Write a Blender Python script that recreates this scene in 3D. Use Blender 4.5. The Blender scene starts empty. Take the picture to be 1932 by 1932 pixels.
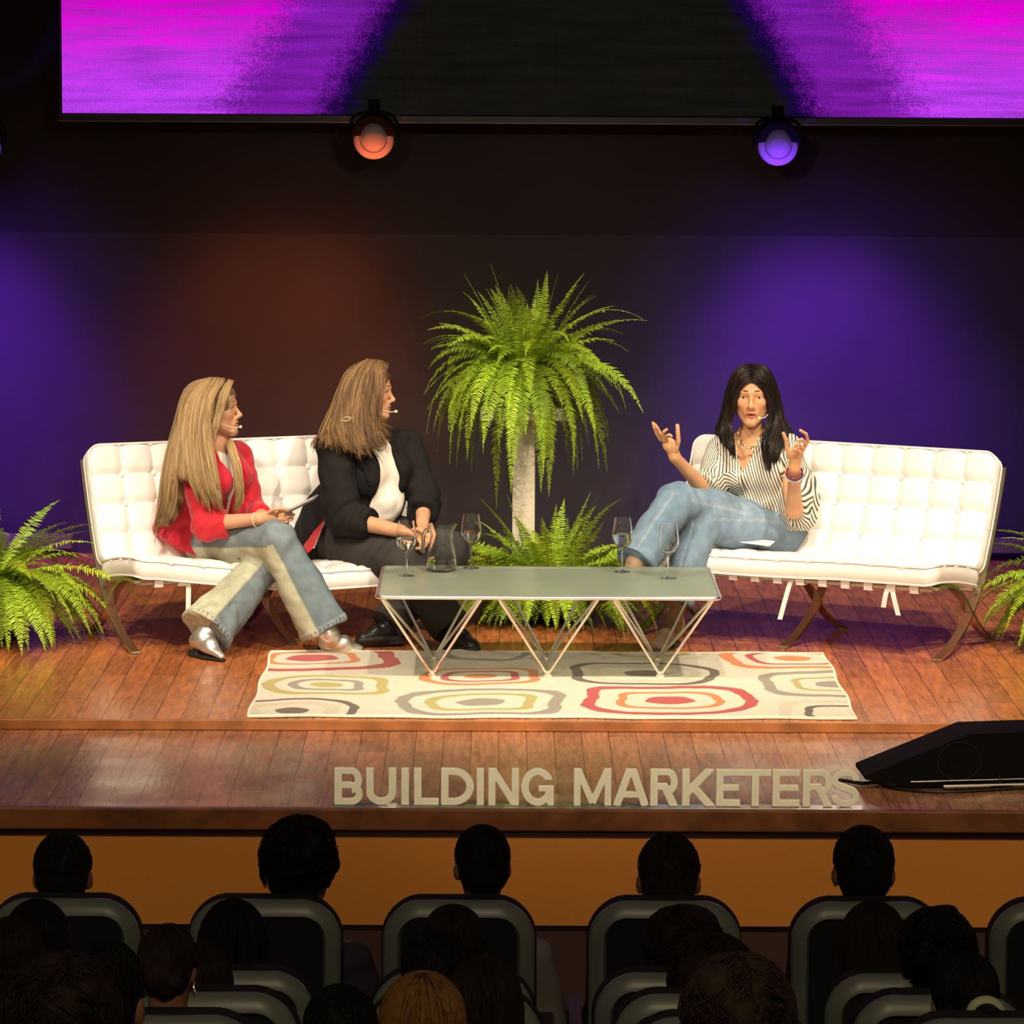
import bpy, math, random
import numpy as np
from mathutils import Vector, Matrix

SC = bpy.context.scene
COL = SC.collection
R = math.radians
# ------------------------------------------------------------------ camera
FPX = 7500.0
CAM = np.array([0.0, -16.0, 2.76])
_p, _y, _r = math.atan(931 / FPX), 0.00307, R(0.28)
_f = np.array([math.sin(_y) * math.cos(_p), math.cos(_y) * math.cos(_p), -math.sin(_p)])
_r0 = np.cross(_f, [0, 0, 1.0]); _r0 /= np.linalg.norm(_r0)
_u0 = np.cross(_r0, _f)
_cr = math.cos(_r) * _r0 + math.sin(_r) * _u0
_cu = math.cos(_r) * _u0 - math.sin(_r) * _r0
cd = bpy.data.cameras.new('camera'); cam = bpy.data.objects.new('camera', cd); COL.objects.link(cam)
cd.sensor_width = 36; cd.lens = FPX / 1932 * 36; cd.clip_end = 100
M3 = Matrix(((_cr[0], _cu[0], -_f[0]), (_cr[1], _cu[1], -_f[1]), (_cr[2], _cu[2], -_f[2])))
cam.matrix_world = Matrix.Translation(CAM) @ M3.to_4x4()
SC.camera = cam


def at(px, py, Y):
    """world point seen at a photo pixel, at world depth Y"""
    d = _f + (px - 966) / FPX * _cr + (966 - py) / FPX * _cu
    return CAM + d * ((Y - CAM[1]) / d[1])


def onz(px, py, z):
    d = _f + (px - 966) / FPX * _cr + (966 - py) / FPX * _cu
    return CAM + d * ((z - CAM[2]) / d[2])


# ------------------------------------------------------------------ world, lights, exposure
w = bpy.data.worlds.new('world'); SC.world = w; w.use_nodes = True
w.node_tree.nodes['Background'].inputs[0].default_value = (0.9, 0.75, 0.6, 1)
w.node_tree.nodes['Background'].inputs[1].default_value = 0.05
SC.view_settings.view_transform = 'Standard'; SC.view_settings.look = 'None'
SC.view_settings.exposure = 0.0; SC.view_settings.gamma = 1.0; SC.view_settings.use_curve_mapping = False


def spot(name, loc, target, power, color, size, blend=0.5, radius=0.15):
    l = bpy.data.lights.new(name, 'SPOT'); l.energy = power; l.color = color
    l.spot_size = R(size); l.spot_blend = blend; l.shadow_soft_size = radius
    o = bpy.data.objects.new(name, l); COL.objects.link(o); o.location = loc
    d = Vector(target) - Vector(loc)
    o.rotation_euler = d.to_track_quat('-Z', 'Y').to_euler()
    return o


WARM = (1.0, 0.85, 0.66)
KEY = 0.5
spot('key_spot', (-3.2, -4.2, 6.8), (-0.9, 1.2, 0.3), 3700 * KEY, WARM, 36, 0.7, 0.12)
spot('key_spot', (3.4, -4.2, 6.8), (1.0, 1.2, 0.3), 4700 * KEY, WARM, 36, 0.7, 0.12)
spot('key_spot', (0.3, -4.6, 6.8), (0.2, 1.0, 0.2), 3000 * KEY, WARM, 38, 0.9, 0.15)
spot('top_spot', (1.9, 0.6, 6.0), (1.7, 1.5, 0.2), 900 * KEY, WARM, 40, 0.8, 0.15)
spot('top_spot', (-1.6, 0.6, 6.0), (-1.2, 1.5, 0.2), 420 * KEY, WARM, 40, 0.8, 0.15)
spot('face_fill', (-2.2, -12.0, 4.6), (0.4, 1.6, 0.7), 2300 * KEY, WARM, 22, 0.8, 0.15)  # added fill pair from the front, softens the faces; no fixture modelled
spot('face_fill', (2.6, -12.0, 4.6), (-0.2, 1.6, 0.7), 2300 * KEY, WARM, 22, 0.8, 0.15)
spot('fern_fill', (-4.2, -5.0, 6.4), (-2.35, 1.3, .4), 2000, WARM, 15, 0.8, 0.15)  # added pair, brightens the ferns at both picture edges
spot('fern_fill', (4.4, -5.0, 6.4), (2.7, 1.3, .4), 1900, WARM, 15, 0.8, 0.15)
spot('apron_fill', (-2.4, -7.5, 6.4), (-1.5, -1.5, -0.1), 1150, (1, .80, .52), 28, 0.9, 0.2)  # added pair, brightens the letters, front planks and ochre panel
spot('apron_fill', (2.6, -7.5, 6.4), (1.5, -1.5, -0.1), 1600, (1, .80, .52), 28, 0.9, 0.2)
spot('house_spot', (0.0, -17.0, 7.0), (0.0, -3.6, -0.2), 900, (1.0, 0.78, 0.5), 34, 0.8, 0.3)

# ------------------------------------------------------------------ helpers
rng = np.random.default_rng(7)
random.seed(7)


def mat(name, color, rough=0.5, metal=0.0, spec=0.5, bump=0.0, bscale=80, vary=0.0, vscale=6,
        trans=0.0, ior=1.45, coat=0.0, sheen=0.0, emis=None, estr=0.0, attr=None, sss=0.0, rvary=0.0, gain=None):
    m = bpy.data.materials.new(name); m.use_nodes = True
    nt = m.node_tree; N = nt.nodes; L = nt.links
    b = N['Principled BSDF']
    c4 = (*color[:3], 1.0)
    b.inputs['Base Color'].default_value = c4
    b.inputs['Roughness'].default_value = rough; b.inputs['Metallic'].default_value = metal
    b.inputs['Specular IOR Level'].default_value = spec; b.inputs['IOR'].default_value = ior
    b.inputs['Transmission Weight'].default_value = trans; b.inputs['Coat Weight'].default_value = coat
    b.inputs['Sheen Weight'].default_value = sheen
    if sss:
        b.inputs['Subsurface Weight'].default_value = sss
        b.inputs['Subsurface Radius'].default_value = (1.0, .4, .2); b.inputs['Subsurface Scale'].default_value = .012
    if emis:
        b.inputs['Emission Color'].default_value = (*emis, 1); b.inputs['Emission Strength'].default_value = estr
    tc = N.new('ShaderNodeTexCoord')
    src = None
    if attr:
        a = N.new('ShaderNodeAttribute'); a.attribute_name = attr; src = a.outputs['Color']
    if vary > 0:
        n = N.new('ShaderNodeTexNoise'); n.inputs['Scale'].default_value = vscale; n.inputs['Detail'].default_value = 6
        L.new(tc.outputs['Object'], n.inputs['Vector'])
        mr = N.new('ShaderNodeMapRange'); mr.inputs[1].default_value = .3; mr.inputs[2].default_value = .7
        mr.inputs[3].default_value = 1 - vary; mr.inputs[4].default_value = 1 + vary
        L.new(n.outputs['Fac'], mr.inputs[0])
        mx = N.new('ShaderNodeMix'); mx.data_type = 'RGBA'; mx.blend_type = 'MULTIPLY'; mx.inputs[0].default_value = 1
        if src: L.new(src, mx.inputs[6])
        else: mx.inputs[6].default_value = c4
        L.new(mr.outputs[0], mx.inputs[7]); src = mx.outputs[2]
    if src: L.new(src, b.inputs['Base Color'])
    if bump > 0:
        n = N.new('ShaderNodeTexNoise'); n.inputs['Scale'].default_value = bscale; n.inputs['Detail'].default_value = 4
        L.new(tc.outputs['Object'], n.inputs['Vector'])
        bp = N.new('ShaderNodeBump'); bp.inputs['Strength'].default_value = 1.0; bp.inputs['Distance'].default_value = bump
        L.new(n.outputs['Fac'], bp.inputs['Height']); L.new(bp.outputs['Normal'], b.inputs['Normal'])
    return m


def link(name, me, m=None, parent=None, loc=None):
    o = bpy.data.objects.new(name, me); COL.objects.link(o)
    if m is not None and not me.materials: me.materials.append(m)
    if parent is not None: o.parent = parent
    if loc is not None: o.location = loc
    return o


def tag(o, label=None, cat=None, group=None, kind=None):
    if label: o['label'] = label
    if cat: o['category'] = cat
    if group: o['group'] = group
    if kind: o['kind'] = kind
    return o


def empty(name, loc, rz=0.0):
    o = bpy.data.objects.new(name, None); COL.objects.link(o); o.location = loc; o.rotation_euler = (0, 0, rz)
    o.empty_display_size = 0.1
    return o


def children(o): return [c for c in bpy.data.objects if c.parent == o]


def copy_tree(o, parent=None):
    c = o.copy(); COL.objects.link(c)
    if parent is not None: c.parent = parent
    for ch in children(o): copy_tree(ch, c)
    return c


class MB:
    def __init__(s): s.v = []; s.f = []; s.c = []; s.n = 0

    def add(s, v, f, col=None):
        v = np.asarray(v, float).reshape(-1, 3)
        s.v.append(v); s.f.extend([tuple(int(i) + s.n for i in q) for q in f]); s.n += len(v)
        s.c.append(np.tile(np.array(col if col is not None else (1, 1, 1), float), (len(v), 1)) if col is None or np.ndim(col) == 1 else col)

    def box(s, c, h, Rm=None, ch=0.0, col=None):
        """box, centre c, half sizes h; ch = chamfer"""
        c = np.array(c, float); h = np.array(h, float)
        ch = min(ch, h.min() * .95)
        if ch <= 0:
            P = np.array([[x, y, z] for x in (-1, 1) for y in (-1, 1) for z in (-1, 1)]) * h
            F = [(0, 1, 3, 2), (4, 6, 7, 5), (0, 4, 5, 1), (2, 3, 7, 6), (0, 2, 6, 4), (1, 5, 7, 3)]
        else:
            P = []; ids = {}
            for x in (-1, 1):
                for y in (-1, 1):
                    for z in (-1, 1):
                        for a in range(3):
                            q = np.array([x, y, z]) * (h - ch); q[a] = (x, y, z)[a] * h[a]
                            ids[(x, y, z, a)] = len(P); P.append(q)
            P = np.array(P); F = []
            for a in range(3):
                o1, o2 = (a + 1) % 3, (a + 2) % 3
                for sg in (-1, 1):
                    q = []
                    for (i, j) in ((-1, -1), (1, -1), (1, 1), (-1, 1)):
                        k = [0, 0, 0]; k[a] = sg; k[o1] = i; k[o2] = j
                        q.append(ids[(*k, a)])
                    F.append(tuple(q if sg > 0 else q[::-1]))
                for i in (-1, 1):
                    for j in (-1, 1):
                        def K(t, ax):
                            k = [0, 0, 0]; k[a] = t; k[o1] = i; k[o2] = j
                            return ids[(*k, ax)]
                        q = (K(-1, o1), K(1, o1), K(1, o2), K(-1, o2))
                        F.append(q if i * j > 0 else q[::-1])
            for x in (-1, 1):
                for y in (-1, 1):
                    for z in (-1, 1):
                        q = tuple(ids[(x, y, z, a)] for a in range(3))
                        F.append(q if x * y * z > 0 else q[::-1])
        if Rm is not None: P = P @ np.array(Rm).T
        s.add(P + c, F, col)

    def tube(s, pts, r, n=8, col=None, flat=None, cap=True, closed=False, up=(0, 0, 1)):
        """tube along pts; r scalar or list; flat=(a,b) scale of the two section axes"""
        pts = np.asarray(pts, float); m = len(pts); r = np.broadcast_to(np.asarray(r, float), (m,))
        T = np.gradient(pts, axis=0) if not closed else np.roll(pts, -1, 0) - np.roll(pts, 1, 0)
        T /= np.linalg.norm(T, axis=1)[:, None] + 1e-12
        A = np.zeros_like(T); a = np.array(up, float)
        if abs(T[0] @ a) > .95: a = np.array([1.0, 0, 0]) if abs(T[0][0]) < .9 else np.array([0, 1.0, 0])
        for i in range(m):
            a = a - T[i] * (T[i] @ a); a /= np.linalg.norm(a) + 1e-12; A[i] = a
        B = np.cross(T, A)
        fa, fb = flat or (1, 1)
        th = np.arange(n) * 2 * math.pi / n
        V = pts[:, None] + r[:, None, None] * (fa * np.cos(th)[None, :, None] * A[:, None] + fb * np.sin(th)[None, :, None] * B[:, None])
        F = []
        for i in range(m if closed else m - 1):
            i2 = (i + 1) % m
            for j in range(n):
                j2 = (j + 1) % n
                F.append((i * n + j, i * n + j2, i2 * n + j2, i2 * n + j))
        if cap and not closed:
            F.append(tuple(range(n))[::-1]); F.append(tuple((m - 1) * n + j for j in range(n)))
        s.add(V.reshape(-1, 3), F, col)

    def bar(s, pts, w, t, side=(1, 0, 0), col=None):
        """flat bar: width w along side, thickness t in the bend plane"""
        pts = np.asarray(pts, float); m = len(pts); S = np.array(side, float)
        T = np.gradient(pts, axis=0); T /= np.linalg.norm(T, axis=1)[:, None]
        Nn = np.cross(T, S); Nn /= np.linalg.norm(Nn, axis=1)[:, None]
        V = np.stack([pts + S * w / 2 + Nn * t / 2, pts - S * w / 2 + Nn * t / 2, pts - S * w / 2 - Nn * t / 2, pts + S * w / 2 - Nn * t / 2], 1)
        F = []
        for i in range(m - 1):
            for j in range(4):
                F.append((i * 4 + j, i * 4 + (j + 1) % 4, (i + 1) * 4 + (j + 1) % 4, (i + 1) * 4 + j))
        F += [(3, 2, 1, 0), tuple((m - 1) * 4 + j for j in range(4))]
        s.add(V.reshape(-1, 3), F, col)

    def lathe(s, prof, n=40, c=(0, 0, 0), cap0=True, cap1=False, col=None):
        prof = np.asarray(prof, float); m = len(prof); th = np.arange(n) * 2 * math.pi / n
        V = np.stack([prof[:, 0][:, None] * np.cos(th), prof[:, 0][:, None] * np.sin(th), np.repeat(prof[:, 1][:, None], n, 1)], -1) + np.array(c)
        F = [(i * n + j, i * n + (j + 1) % n, (i + 1) * n + (j + 1) % n, (i + 1) * n + j) for i in range(m - 1) for j in range(n)]
        if cap0: F.append(tuple(range(n))[::-1])
        if cap1: F.append(tuple((m - 1) * n + j for j in range(n)))
        s.add(V.reshape(-1, 3), F, col)

    def sphere(s, c, r, n=16, col=None, Rm=None):
        r = np.broadcast_to(np.asarray(r, float), (3,)); c = np.array(c, float)
        P = []; m = n // 2
        for i in range(m + 1):
            a = math.pi * i / m
            for j in range(n):
                b = 2 * math.pi * j / n
                P.append((math.sin(a) * math.cos(b), math.sin(a) * math.sin(b), math.cos(a)))
        P = np.array(P) * r
        if Rm is not None: P = P @ np.array(Rm).T
        F = [(i * n + j, (i + 1) * n + j, (i + 1) * n + (j + 1) % n, i * n + (j + 1) % n) for i in range(m) for j in range(n)]
        s.add(P + c, F, col)

    def prism(s, poly, axis_o, ex, ey, ez, h):
        """2-D polygon (convex-ish) in ex,ey extruded +-h along ez"""
        poly = np.asarray(poly, float); n = len(poly)
        ex, ey, ez = map(lambda q: np.array(q, float), (ex, ey, ez)); o = np.array(axis_o, float)
        P = o + poly[:, :1] * ex + poly[:, 1:] * ey
        s.add(np.vstack([P + ez * h, P - ez * h]), [tuple(range(n)), tuple(range(2 * n - 1, n - 1, -1))] + [(i + n, (i + 1) % n + n, (i + 1) % n, i) for i in range(n)])

    def mesh(s, name, smooth=True, ang=40):
        V = np.vstack(s.v); me = bpy.data.meshes.new(name)
        me.from_pydata(V.tolist(), [], s.f); me.update()
        C = np.vstack(s.c)
        if C.min() < 1:
            a = me.attributes.new('Col', 'FLOAT_COLOR', 'POINT')
            a.data.foreach_set('color', np.hstack([C, np.ones((len(C), 1))]).astype(np.float32).ravel())
        if smooth:
            me.shade_smooth()
            if ang: me.set_sharp_from_angle(angle=R(ang))
        return me

    def build(s, name, m, parent=None, smooth=True, ang=40):
        return link(name, s.mesh(name, smooth, ang), m, parent)


def smoothpath(P, n=24):
    """Catmull-Rom through control points"""
    P = np.asarray(P, float); Q = np.vstack([2 * P[0] - P[1], P, 2 * P[-1] - P[-2]])
    out = []; seg = len(P) - 1
    for u in np.linspace(0, seg, n):
        i = min(int(u), seg - 1); t = u - i
        a, b, c, d = Q[i], Q[i + 1], Q[i + 2], Q[i + 3]
        out.append(.5 * (2 * b + (c - a) * t + (2 * a - 5 * b + 4 * c - d) * t * t + (3 * b - a - 3 * c + d) * t ** 3))
    return np.array(out)


def nrm(v): v = np.array(v, float); return v / np.linalg.norm(v)


# ---- signed-distance modelling: primitives blended into ONE continuous surface
class SDF:
    def __init__(s): s.P = []

    def _push(s, fn, lo, hi, k, op): s.P.append((fn, np.array(lo, float), np.array(hi, float), k, op))

    def cone(s, a, b, r1, r2, k=.015, op='u', flat=None, cut=None):
        """tapered limb a->b. flat=(axis, f): squash to f along axis. cut='b': flat end at b"""
        a = np.array(a, float); b = np.array(b, float); ba = b - a; L2 = ba @ ba + 1e-12
        m = max(r1, r2) + k + .02
        ax, fl = (nrm(flat[0]), flat[1]) if flat else (None, 1)
        u = ba / math.sqrt(L2)
        if ax is not None: ax = nrm(ax - u * (u @ ax))

        def fn(X, Y, Z):
            px, py, pz = X - a[0], Y - a[1], Z - a[2]
            t = np.clip((px * ba[0] + py * ba[1] + pz * ba[2]) / L2, 0, 1)
            qx, qy, qz = px - t * ba[0], py - t * ba[1], pz - t * ba[2]
            d2 = qx * qx + qy * qy + qz * qz
            if ax is not None:
                h = qx * ax[0] + qy * ax[1] + qz * ax[2]
                d2 = d2 + h * h * (1 / fl ** 2 - 1)
            d = np.sqrt(d2) - (r1 + (r2 - r1) * t)
            if cut == 'b': d = np.maximum(d, (X - b[0]) * u[0] + (Y - b[1]) * u[1] + (Z - b[2]) * u[2])
            if cut == 'a': d = np.maximum(d, -((X - a[0]) * u[0] + (Y - a[1]) * u[1] + (Z - a[2]) * u[2]))
            return d
        s._push(fn, np.minimum(a, b) - m, np.maximum(a, b) + m, k, op)

    def chain(s, pts, k=.015, flat=None):
        for (a, r1), (b, r2) in zip(pts[:-1], pts[1:]): s.cone(a, b, r1, r2, k, flat=flat)

    def ell(s, c, r, Rm=None, k=.015, op='u'):
        c = np.array(c, float); r = np.broadcast_to(np.asarray(r, float), (3,)); Rm = np.eye(3) if Rm is None else np.array(Rm)
        e = np.abs(Rm) @ r + k + .02

        def fn(X, Y, Z):
            px, py, pz = X - c[0], Y - c[1], Z - c[2]
            q = [px * Rm[0, i] + py * Rm[1, i] + pz * Rm[2, i] for i in range(3)]
            k0 = np.sqrt(sum((q[i] / r[i]) ** 2 for i in range(3))); k1 = np.sqrt(sum((q[i] / r[i] ** 2) ** 2 for i in range(3)))
            return k0 * (k0 - 1) / (k1 + 1e-9)
        s._push(fn, c - e, c + e, k, op)

    def box(s, c, h, Rm=None, rad=.003, k=0.0, op='u'):
        c = np.array(c, float); h = np.array(h, float); Rm = np.eye(3) if Rm is None else np.array(Rm)
        e = np.abs(Rm) @ h + k + .02

        def fn(X, Y, Z):
            px, py, pz = X - c[0], Y - c[1], Z - c[2]
            q = [np.abs(px * Rm[0, i] + py * Rm[1, i] + pz * Rm[2, i]) - (h[i] - rad) for i in range(3)]
            return np.sqrt(sum(np.maximum(t, 0) ** 2 for t in q)) + np.minimum(np.maximum(q[0], np.maximum(q[1], q[2])), 0) - rad
        s._push(fn, c - e, c + e, k, op)

    def fnop(s, fn, lo, hi, k, op): s._push(fn, lo, hi, k, op)

    def eval(s, h):
        us = [p for p in s.P if p[4] == 'u']
        lo = np.min([p[1] for p in us], 0); hi = np.max([p[2] for p in us], 0)
        n = np.ceil((hi - lo) / h).astype(int) + 1
        D = np.full(n, .3, np.float32)
        ax = [(lo[i] + h * np.arange(n[i])).astype(np.float32) for i in range(3)]
        for fn, a, b, k, op in s.P:
            i0 = np.clip(np.floor((a - lo) / h).astype(int), 0, n); i1 = np.clip(np.ceil((b - lo) / h).astype(int) + 1, 0, n)
            if (i1 <= i0).any(): continue
            sl = tuple(slice(i0[i], i1[i]) for i in range(3))
            X = ax[0][sl[0]][:, None, None]; Y = ax[1][sl[1]][None, :, None]; Z = ax[2][sl[2]][None, None, :]
            if op == 'mod': D[sl] = fn(X, Y, Z, D[sl]); continue
            d = np.broadcast_to(fn(X, Y, Z), D[sl].shape).astype(np.float32); d0 = D[sl]
            if op == 'u':
                if k > 0:
                    hh = np.maximum(k - np.abs(d0 - d), 0) / k; D[sl] = np.minimum(d0, d) - hh * hh * k * .25
                else: D[sl] = np.minimum(d0, d)
            elif op == 's':
                if k > 0:
                    hh = np.maximum(k - np.abs(-d0 - d), 0) / k; D[sl] = np.maximum(d0, -d) + hh * hh * k * .25
                else: D[sl] = np.maximum(d0, -d)
        return D, lo

    def arrays(s, h):
        D, lo = s.eval(h); S = D < 0
        c = np.zeros(np.array(D.shape) - 1, np.int8)
        for i in (0, 1):
            for j in (0, 1):
                for k in (0, 1):
                    c += S[i:i + c.shape[0], j:j + c.shape[1], k:k + c.shape[2]]
        act = (c > 0) & (c < 8); I = np.argwhere(act); idx = np.full(act.shape, -1, np.int32)
        idx[act] = np.arange(len(I), dtype=np.int32)
        acc = np.zeros((len(I), 3)); cnt = np.zeros(len(I))
        for axis in range(3):
            o = [a for a in range(3) if a != axis]
            for u in (0, 1):
                for v in (0, 1):
                    A = I.copy(); A[:, o[0]] += u; A[:, o[1]] += v; B = A.copy(); B[:, axis] += 1
                    da = D[A[:, 0], A[:, 1], A[:, 2]]; db = D[B[:, 0], B[:, 1], B[:, 2]]
                    m = (da < 0) != (db < 0)
                    t = np.where(m, da / (da - db + 1e-20), 0)
                    P = (A - I).astype(float); P[:, axis] += t
                    acc[m] += P[m]; cnt[m] += 1
        V = lo + h * (I + acc / np.maximum(cnt, 1)[:, None])
        F = []
        for axis in range(3):
            o = [(axis + 1) % 3, (axis + 2) % 3]
            a = [slice(None)] * 3; b = [slice(None)] * 3; a[axis] = slice(0, -1); b[axis] = slice(1, None)
            sa, sb = S[tuple(a)], S[tuple(b)]
            for inv in (0, 1):
                E = np.argwhere((sa & ~sb) if inv == 0 else (~sa & sb))
                E = E[(E[:, o[0]] > 0) & (E[:, o[1]] > 0) & (E[:, o[0]] < c.shape[o[0]]) & (E[:, o[1]] < c.shape[o[1]])]
                if not len(E): continue
                q = []
                for (u, v) in ((-1, -1), (0, -1), (0, 0), (-1, 0)):
                    W = E.copy(); W[:, o[0]] += u; W[:, o[1]] += v; q.append(idx[W[:, 0], W[:, 1], W[:, 2]])
                q = np.stack(q, 1)
                F.append(q if inv == 0 else q[:, ::-1])
        F = np.vstack(F); F = F[(F >= 0).all(1)]
        return V, F

    def build(s, name, m, parent=None, h=.005, color=None, relax=1, warp=None):
        V, F = s.arrays(h)
        for _ in range(relax):
            acc = np.zeros_like(V); cn = np.zeros(len(V))
            for a, b in ((0, 1), (1, 2), (2, 3), (3, 0)):
                for d in range(3):
                    acc[:, d] += np.bincount(F[:, a], V[F[:, b], d], len(V)) + np.bincount(F[:, b], V[F[:, a], d], len(V))
                cn += np.bincount(F[:, a], minlength=len(V)) + np.bincount(F[:, b], minlength=len(V))
            V = V + .5 * (acc / np.maximum(cn, 1)[:, None] - V)
        if warp is not None:
            n = np.cross(V[F[:, 1]] - V[F[:, 0]], V[F[:, 3]] - V[F[:, 0]]); vn = np.zeros_like(V)
            for j in range(4):
                for d in range(3): vn[:, d] += np.bincount(F[:, j], n[:, d], len(V))
            vn /= np.linalg.norm(vn, axis=1)[:, None] + 1e-12
            V = V + vn * warp(V)[:, None]
        me = bpy.data.meshes.new(name)
        me.vertices.add(len(V)); me.vertices.foreach_set('co', V.astype(np.float32).ravel())
        me.loops.add(F.size); me.loops.foreach_set('vertex_index', F.astype(np.int32).ravel())
        me.polygons.add(len(F)); me.polygons.foreach_set('loop_start', np.arange(0, F.size, 4, dtype=np.int32))
        me.update(calc_edges=True)
        me.shade_smooth()
        if color is not None:
            C = color(V)
            a = me.attributes.new('Col', 'FLOAT_COLOR', 'POINT')
            a.data.foreach_set('color', np.hstack([C, np.ones((len(C), 1))]).astype(np.float32).ravel())
        return link(name, me, m, parent)


def noise3(P, scale, seed=0, oct=6):
    """cheap smooth noise -1..1 from random sines"""
    r = np.random.default_rng(seed); out = 0
    for i in range(oct):
        d = r.normal(size=3); d /= np.linalg.norm(d); f = scale * r.uniform(.6, 1.8)
        out = out + np.sin(P @ d * f + r.uniform(0, 6.28) + 1.3 * np.sin(P @ r.normal(size=3) * scale * .4))
    return out / math.sqrt(oct)


def interp(t, xs, ys): return np.interp(t, xs, ys)
# ------------------------------------------------------------------ floor material
def plank_mat(name, base, w=0.105, length=1.6, rough=.2, dark=(.05, .014, .006)):
    m = bpy.data.materials.new(name); m.use_nodes = True; nt = m.node_tree; N = nt.nodes; L = nt.links
    b = N['Principled BSDF']; tc = N.new('ShaderNodeTexCoord')
    mp = N.new('ShaderNodeMapping'); mp.inputs['Rotation'].default_value = (0, 0, R(90)); L.new(tc.outputs['Object'], mp.inputs[0])
    br = N.new('ShaderNodeTexBrick'); br.offset = .37; br.inputs['Scale'].default_value = 1
    br.inputs['Brick Width'].default_value = length; br.inputs['Row Height'].default_value = w
    br.inputs['Mortar Size'].default_value = .0016; br.inputs['Mortar Smooth'].default_value = .2
    br.inputs['Color1'].default_value = (*[c * 1.18 for c in base], 1); br.inputs['Color2'].default_value = (*[c * .78 for c in base], 1)
    br.inputs['Mortar'].default_value = (*dark, 1); L.new(mp.outputs[0], br.inputs['Vector'])
    s = N.new('ShaderNodeMapping'); s.inputs['Scale'].default_value = (9, .9, 1); L.new(tc.outputs['Object'], s.inputs[0])
    g = N.new('ShaderNodeTexNoise'); g.inputs['Scale'].default_value = 6; g.inputs['Detail'].default_value = 8; g.inputs['Distortion'].default_value = .6
    L.new(s.outputs[0], g.inputs['Vector'])
    mr = N.new('ShaderNodeMapRange'); mr.inputs[1].default_value = .3; mr.inputs[2].default_value = .72; mr.inputs[3].default_value = .62; mr.inputs[4].default_value = 1.3
    L.new(g.outputs['Fac'], mr.inputs[0])
    mx = N.new('ShaderNodeMix'); mx.data_type = 'RGBA'; mx.blend_type = 'MULTIPLY'; mx.inputs[0].default_value = 1
    L.new(br.outputs['Color'], mx.inputs[6]); L.new(mr.outputs[0], mx.inputs[7]); L.new(mx.outputs[2], b.inputs['Base Color'])
    r = N.new('ShaderNodeTexNoise'); r.inputs['Scale'].default_value = 3.5; r.inputs['Detail'].default_value = 7; L.new(tc.outputs['Object'], r.inputs['Vector'])
    rr = N.new('ShaderNodeMapRange'); rr.inputs[1].default_value = .3; rr.inputs[2].default_value = .75; rr.inputs[3].default_value = rough; rr.inputs[4].default_value = rough + .16
    L.new(r.outputs['Fac'], rr.inputs[0]); L.new(rr.outputs[0], b.inputs['Roughness'])
    bp = N.new('ShaderNodeBump'); bp.inputs['Distance'].default_value = .0015; bp.inputs['Strength'].default_value = .6
    ad = N.new('ShaderNodeMath'); ad.operation = 'MULTIPLY_ADD'; ad.inputs[1].default_value = -1.5
    L.new(br.outputs['Fac'], ad.inputs[0]); L.new(g.outputs['Fac'], ad.inputs[2]); L.new(ad.outputs[0], bp.inputs['Height']); L.new(bp.outputs['Normal'], b.inputs['Normal'])
    b.inputs['Specular IOR Level'].default_value = .6
    return m


WOOD = plank_mat('stage_planks', (.45, .145, .042))
WOOD2 = plank_mat('front_planks', (.34, .140, .065), w=.108, length=.95, rough=.17)
TRIM = mat('stage_nosing_wood', (.30, .105, .032), .3, vary=.35, vscale=9, bump=.001, bscale=30)
NOSE = mat('front_nosing_wood', (.12, .042, .014), .35, vary=.4, vscale=9, bump=.001, bscale=30)
PANEL = mat('ochre_panel', (.42, .150, .016), .75, bump=.001, bscale=240)
MAROON = mat('maroon_plinth_and_shadow', (.035, .010, .008), .8)
CARPET = mat('auditorium_carpet', (.02, .015, .013), .95)
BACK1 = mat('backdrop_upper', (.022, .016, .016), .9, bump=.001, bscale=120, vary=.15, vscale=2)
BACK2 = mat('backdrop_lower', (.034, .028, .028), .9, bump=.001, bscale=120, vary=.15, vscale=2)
GREYM = mat('grey_baseboard_metal', (.13, .12, .055), .8)


def slab(name, x0, x1, y0, y1, z0, z1, m, ch=.004, lab=None):
    b = MB(); b.box(((x0 + x1) / 2, (y0 + y1) / 2, (z0 + z1) / 2), ((x1 - x0) / 2, (y1 - y0) / 2, (z1 - z0) / 2), ch=ch)
    o = b.build(name, m, smooth=False); tag(o, lab, None, None, 'structure'); return o


XL, XR = -5.0, 5.0
slab('floor_stage', XL, XR, -.473, 4.6, -.3, 0, WOOD, 0, 'polished red-brown plank stage floor under the sofas')
slab('trim_1', XL, XR, -.503, -.474, -.039, .0015, TRIM, .003, 'orange-brown wooden nosing of the low stage step')
slab('floor_front', XL, XR, -2.03, -.475, -.34, -.04, WOOD2, 0, 'darker plank strip at the front of the stage')
slab('trim_2', XL, XR, -2.075, -2.031, -.117, -.038, NOSE, .006, 'dark brown wooden nosing of the stage front')
slab('trim_3', XL, XR, -2.050, -2.03, -.145, -.118, MAROON, .0, 'dark strip coloured as the shadow under the stage nosing')  # plinth maroon stands in for the shadow line below the nosing
slab('wall_front', XL, XR, -2.06, -2.035, -.462, -.146, PANEL, .0, 'ochre fabric panel along the stage front')
slab('trim_4', XL, XR, -2.04, -2.01, -.92, -.463, MAROON, .0, 'dark maroon plinth below the ochre panel')
slab('floor', XL, XR, -12, -2.01, -1.0, -.92, CARPET, 0, 'dark auditorium floor')
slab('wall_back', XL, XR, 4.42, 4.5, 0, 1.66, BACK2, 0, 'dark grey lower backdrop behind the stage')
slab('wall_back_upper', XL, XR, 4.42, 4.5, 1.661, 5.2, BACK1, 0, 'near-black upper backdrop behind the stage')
a0, a1 = at(-60, 1033, 4.2), at(133, 1033, 4.2)
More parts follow.
